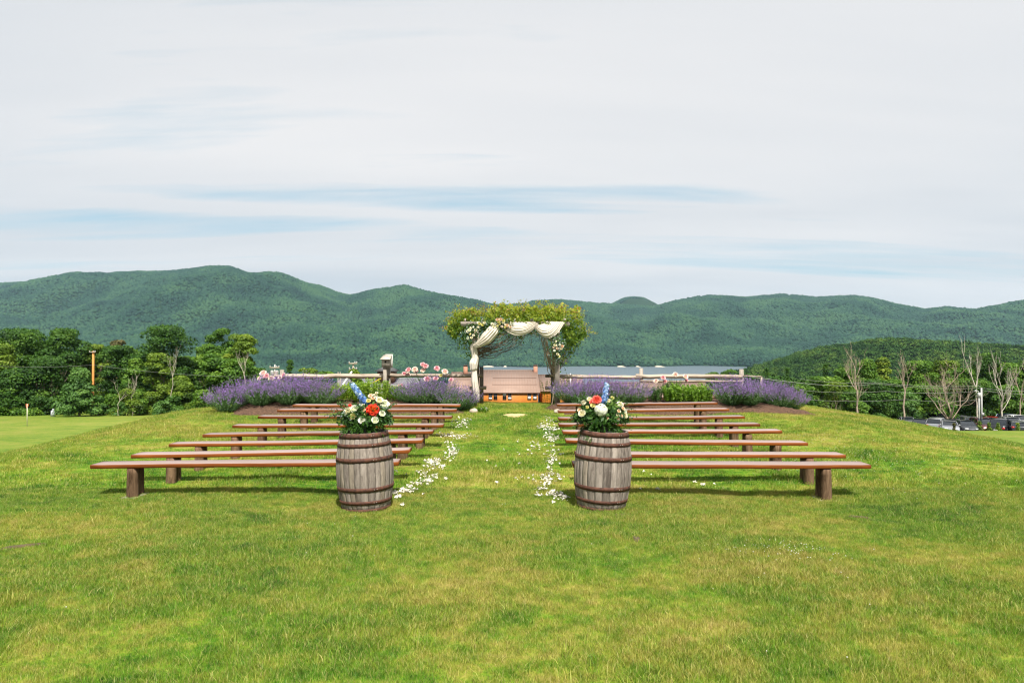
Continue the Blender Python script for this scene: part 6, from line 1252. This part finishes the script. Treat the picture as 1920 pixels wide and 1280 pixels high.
def prof_body(kind):
    if kind == 'sedan': return 4.7, 1.82, [(-2.33, .35), (-2.36, .62), (-2.28, .98), (-1.75, 1.04), (-1.45, 1.05), (.95, 1.0), (1.65, .93), (2.15, .80), (2.34, .62), (2.35, .35)], [(-1.75, 1.035), (-1.05, 1.40), (-.35, 1.47), (.25, 1.43), (.98, .995)]
    if kind == 'suv': return 4.7, 1.92, [(-2.30, .42), (-2.34, .75), (-2.28, 1.12), (-1.95, 1.15), (1.0, 1.10), (1.75, 1.05), (2.18, .95), (2.34, .72), (2.34, .42)], [(-2.24, 1.14), (-1.98, 1.66), (-1.2, 1.76), (.15, 1.74), (1.02, 1.095)]
    if kind == 'hatch': return 4.2, 1.80, [(-2.08, .38), (-2.12, .70), (-2.05, 1.02), (-1.8, 1.04), (.85, 1.0), (1.5, .95), (1.92, .82), (2.08, .62), (2.09, .38)], [(-2.02, 1.03), (-1.65, 1.44), (-.9, 1.53), (.1, 1.50), (.88, .995)]
    return 5.5, 1.98, [(-2.72, .50), (-2.75, .80), (-2.72, 1.22), (-.95, 1.22), (1.3, 1.18), (2.1, 1.14), (2.6, 1.05), (2.74, .80), (2.74, .50)], [(-.98, 1.21), (-.80, 1.78), (-.4, 1.86), (.65, 1.84), (1.32, 1.175)]
def car(kind):
    Ln, W_, lo, up = prof_body(kind); hw = W_ / 2; r_ = empty('parked_car', (0, 0, 0)); wr = .34 if kind in ('sedan', 'hatch') else .38; ax = (-Ln * .29, Ln * .30)
    # lower body: cross-sections along x
    xs = np.array(sorted(set([p[0] for p in lo] + list(np.linspace(-Ln * .48, Ln * .48, 25))))); topz = np.interp(xs, [p[0] for p in lo[1:-1]], [p[1] for p in lo[1:-1]]); botz = np.full(len(xs), .28 if kind in ('sedan', 'hatch') else .36); V = []
    for q in ax:
        d = np.abs(xs - q); botz = np.maximum(botz, np.where(d < wr + .06, wr + np.sqrt(np.maximum(0, (wr + .07) ** 2 - d ** 2)), botz))
    botz = np.minimum(botz, topz - .08)
    for x, zt, zb in zip(xs, topz, botz):
        e = 1 - .14 * max(0, (abs(x) - Ln * .40) / (Ln * .1)) ** 2; h_ = hw * e; zm = zb + (zt - zb) * .55
        V += [(x, -h_ * .97, zb), (x, -h_, zm), (x, -h_ * .95, zt - .04), (x, -h_ * .82, zt), (x, 0, zt + .02), (x, h_ * .82, zt), (x, h_ * .95, zt - .04), (x, h_, zm), (x, h_ * .97, zb)]
    n = len(xs); Fs = [gridf(n, 9), np.array([[4, 3, 2, 1], [4, 1, 0, 8], [4, 8, 7, 6][:4], [4, 6, 5, 4][:3] + [4]])[:2]]
    body = MB(); body.add(V, [gridf(n, 9)]); body.add([V[j] for j in range(9)], np.array([list(range(9))])); body.add([V[(n - 1) * 9 + j] for j in range(9)], np.array([list(range(9))[::-1]])); bd = body.build('body', PAINT['white'], r_, True)
    ux = [p[0] for p in up]; uz = [p[1] for p in up]; V = []; m = len(up)
    for (x, z) in up: q = (z - uz[0]) / (max(uz) - uz[0]); h_ = hw * (.93 - .17 * max(0, q)); V += [(x, -h_, z), (x, h_, z)]
    # cabin: glass shell and painted roof
    g = MB(); zb = uz[0] - .02; side = []
    for s in (-1, 1):
        pts = [(x, s * hw * (.90 - .17 * max(0, (z - uz[0]) / (max(uz) - uz[0]))), z - .02) for x, z in up]; base = [(x, s * hw * .90, zb) for x, z in up]; g.add(pts + base, np.array([[i, i + 1, m + i + 1, m + i] for i in range(m - 1)]))
        side.append(pts)
    g.add(side[0] + side[1], np.array([[i, i + 1, m + i + 1, m + i] for i in range(m - 1)])); g.build('window', M_CGL, r_)
    rf = MB(); k0 = m - 4 if m > 4 else 1
    a_, b_ = 1, m - 2; V = []
    for (x, z) in up[a_:b_ + 1]: h_ = hw * (.92 - .17 * (z - uz[0]) / (max(uz) - uz[0])); V += [(x, -h_, z - .05), (x, -h_ * .95, z + .012), (x, 0, z + .035), (x, h_ * .95, z + .012), (x, h_, z - .05)]
    rf.add(V, gridf(b_ - a_ + 1, 5)); rf.build('roof', PAINT['white'], r_, True)
    pl_ = MB()
    for s in (-1, 1):
        for (i0, i1, tt) in ((0, 1, .05), (m - 2, m - 1, .05)): p0, p1 = side[(s + 1) // 2][i0], side[(s + 1) // 2][i1]; pl_.tube([np.array(p0) + [0, s * .012, .0], np.array(p1) + [0, s * .012, 0]], .045, 4, False)
        for q in ([-.35] if kind != 'suv' else [-.25, -1.3]): zz = np.interp(q, ux, uz); pl_.tube([(q, s * (hw * .90 + .012), zb), (q, s * (hw * .735 + .012), zz - .03)], .04, 4, False)
    pl_.build('pillar', PAINT['white'], r_)
    for q in ax:
        for s in (-1, 1):
            wb = MB(); k_ = 16; prof = [(wr * .60, -.11), (wr * .95, -.11), (wr, -.08), (wr, .08), (wr * .95, .11), (wr * .60, .11)]
            V = [(p[0] * math.cos(a), p[1], p[0] * math.sin(a)) for p in prof for a in np.linspace(0, 2 * math.pi, k_, endpoint=False)]; wb.add(V, gridf(6, k_, True)); w_ = wb.build('wheel', M_TYRE, r_, False, (q, s * (hw - .12), wr))
            rm_ = MB(); V = [(p[0] * math.cos(a), p[1] * s, p[0] * math.sin(a)) for p in [(wr * .62, .10), (wr * .45, .075), (.05, .09), (.0, .09)] for a in np.linspace(0, 2 * math.pi, k_, endpoint=False)]; rm_.add(V, gridf(4, k_, True)); rm_.build('rim', M_RIM, w_)
    for s in (-1, 1):
        mb = MB(); mb.box(Ln / 2 - .16, Ln / 2 - .015, s * hw * .60 - .18, s * hw * .60 + .18, .66 if kind != 'pickup' else .86, .80 if kind != 'pickup' else 1.02); mb.build('headlight', M_HEADL, r_)
        mb = MB(); mb.box(-Ln / 2 - .0, -Ln / 2 + .14, s * hw * .74 - .14, s * hw * .74 + .14, .80, 1.0); mb.build('tail_light', M_RED, r_)
        mb = MB(); mb.add(IV1 * np.array([.09, .13, .08]) + np.array([up[-1][0] - .25, s * (hw + .06), uz[-1] + .06]), IF1); mb.build('mirror', PAINT['white'], r_)
    mb = MB(); mb.box(Ln / 2 - .06, Ln / 2 + .012, -hw * .42, hw * .42, .48, .64); mb.build('grille', M_PLAST, r_); mb = MB(); mb.box(-Ln / 2 - .012, -Ln / 2 + .03, -.26, .26, .62, .74); mb.build('number_plate', M_WHITEP, r_)
    return r_
protos_c = {k_: car(k_) for k_ in ('sedan', 'suv', 'hatch', 'pickup')}; kids_ = {}
for c_ in bpy.data.objects:
    if c_.parent: kids_.setdefault(c_.parent, []).append(c_)
usedc = set()
CARS = [(1648, 99, 'suv', 'white', 70, 'white car whose roof alone shows over the lawn crest'), (1699, 95, 'sedan', 'silver', 285, 'silver-blue sedan half hidden by the lawn crest'), (1724, 89, 'hatch', 'black', 262, 'black hatchback in front of the wooden kiosk'), (1748, 97, 'suv', 'black', 255, 'black high vehicle carrying a roof box'), (1757, 88, 'suv', 'silver', 80, 'silver car with large dark rear window below the roof-box car'),
 (1786, 89, 'sedan', 'dark', 250, 'charcoal sedan under the many-stemmed dead tree'), (1779, 82.5, 'sedan', 'silver', 275, 'silver-grey low sedan right at the lawn edge'), (1815, 91, 'suv', 'grey', 100, 'grey car left of the maroon one, further back'), (1811, 83, 'hatch', 'dark', 285, 'dark grey hatchback nearest the lawn left of the maroon car'), (1842, 86, 'suv', 'maroon', 288, 'maroon car with pale roof rack beside the small green shrubs'), (1859, 96, 'sedan', 'red', 75, 'dark red sedan with red tail lights behind the maroon car'),
 (1873, 84, 'pickup', 'black', 80, 'black pickup partly hidden by a shrub'), (1884, 96, 'pickup', 'blue', 248, 'dark blue pickup, highest of the parked vehicles on the right'), (1896, 88, 'suv', 'silver', 285, 'silver car between the blue pickup and the white one'), (1909, 93, 'suv', 'white', 290, 'white car standing behind at the right picture edge'), (1921, 84, 'hatch', 'white', 268, 'white hatchback nearest the lawn at the right picture edge'), (1905, 83, 'hatch', 'dark', 95, 'dark car nearest the lawn between silver and white ones'), (1801, 99, 'sedan', 'silver', 90, 'silver sedan farthest back left of the street light')]
def lot_z(x, y): return gz(x, y) + .075
for (px, Y, kd, colr, yaw, lab) in CARS:
    o = protos_c[kd] if kd not in usedc else copy_tree(protos_c[kd], None, kids_)
    if kd in usedc: ch_ = [c_ for c_ in bpy.data.objects if c_.parent == o]
    else: ch_ = kids_[o]; usedc.add(kd)
    for c_ in ch_:
        if c_.name.split('.')[0] in ('body', 'roof', 'mirror', 'pillar'): c_.material_slots[0].link = 'OBJECT'; c_.material_slots[0].material = PAINT[colr]
    x = PX(px, Y); o.location = (x, Y, lot_z(x, Y)); o.rotation_euler = (0, 0, R(yaw - 33)); tag(o, lab, 'car', 'cars in the gravel lot')
    if 'carrying a roof box' in lab: mb = MB(); mb.prism([(-.8, 1.84), (.8, 1.84), (.95, 1.98), (.7, 2.14), (-.7, 2.14), (-.9, 1.98)], 1, -.38, .38); mb.build('roof_box', M_PLAST, o)
    if 'roof rack' in lab:
        mb = MB(); [mb.tube([(-1.3, s, 1.84), (.1, s, 1.84)], .03, 5) for s in (-.62, .62)]; mb.build('roof_rack', M_GALV, o)
for (px, top, w_, lab) in ((1836, 790, 12, 'small green shrub before the maroon car, left one'), (1853, 796, 10, 'small green shrub before the maroon car, right one'), (1788, 801, 6, 'tiny brownish shrub before the low silver sedan'), (1870, 794, 12, 'small green shrub before the black pickup'), (1907, 795, 8, 'small green shrub before the dark car at the right')):
    tree('shrub', px, top, 806, w_, 79, 'lime' if 'brown' not in lab else 'brown', lab, int(px), n=700, low=.03, shape='cone', nclump=10, cat='shrub', leaf=.12, group='small shrubs along the lot')
def signp(px, top, base, Y, w_px, h_px, mat_, lab, name='notice_board', cat='sign'):
    x = PX(px, Y); g0 = gz(x, Y); r_ = empty(name, (x, Y, g0), 0, lab, cat); zt = PZ(top, Y) - g0; hw = w_px * Y / F / 2; hh_ = h_px * Y / F; mb = MB(); mb.tube([(0, 0.03, 0), (0, .03, zt)], .04, 6); mb.build('post', M_GALV, r_); mb = MB(); mb.box(-hw, hw, -.05, -.012, zt - hh_, zt); mb.build('panel', mat_, r_)
signp(1679, 782, 788, 98, 4, 5.5, M_WHITEP, 'white blank sign panel left of the kiosk, above the crest'); signp(1728, 784, 790, 97, 4, 4.5, M_WHITEP, 'white blank sign panel right of the kiosk')
M_YEL = solid('yellow_marker', (0.66, 0.50, 0.05), .6, .1, 5)
x = PX(1777, 97); r_ = empty('marker_post', (x, 97, lot_z(x, 97)), 0, 'short white and yellow marker post before the many-stemmed dead tree', 'post'); z1 = PZ(784, 97) - r_.location.z; mb = MB(); mb.tube([(0, 0, 0), (0, 0, z1 * .5)], .16, 10); mb.build('yellow_base', M_YEL, r_); mb = MB(); mb.lathe([(0, z1 * .5 + .002), (.17, z1 * .5 + .002), (.15, z1 * .8), (.10, z1), (0, z1 + .02)], 12); mb.build('white_top', M_WHITEP, r_, True)
pole(1774.5, 779, 98, .05, M_GALV, 'thin grey post left of the marker post'); pole(1825.5, 781, 98, .06, M_POLE, 'short tan wooden post left of the street light')
x = PX(1721, 99); r_ = empty('wooden_kiosk', (x, 99, lot_z(x, 99)), 0, 'small dark wooden kiosk with a flat roof behind the black hatchback', 'kiosk'); z1 = PZ(776, 99) - r_.location.z; mb = MB(); mb.box(-.30, -.18, -.25, .25, 0, z1 - .15); mb.box(.18, .30, -.25, .25, 0, z1 - .15); mb.build('post', M_DARKWOOD, r_); mb = MB(); mb.box(-.18, .18, -.05, .05, z1 * .35, z1 - .3); mb.build('panel', M_DARKWOOD, r_); mb = MB(); mb.box(-.40, .40, -.35, .35, z1 - .148, z1); mb.build('roof', M_GREYWOOD, r_)
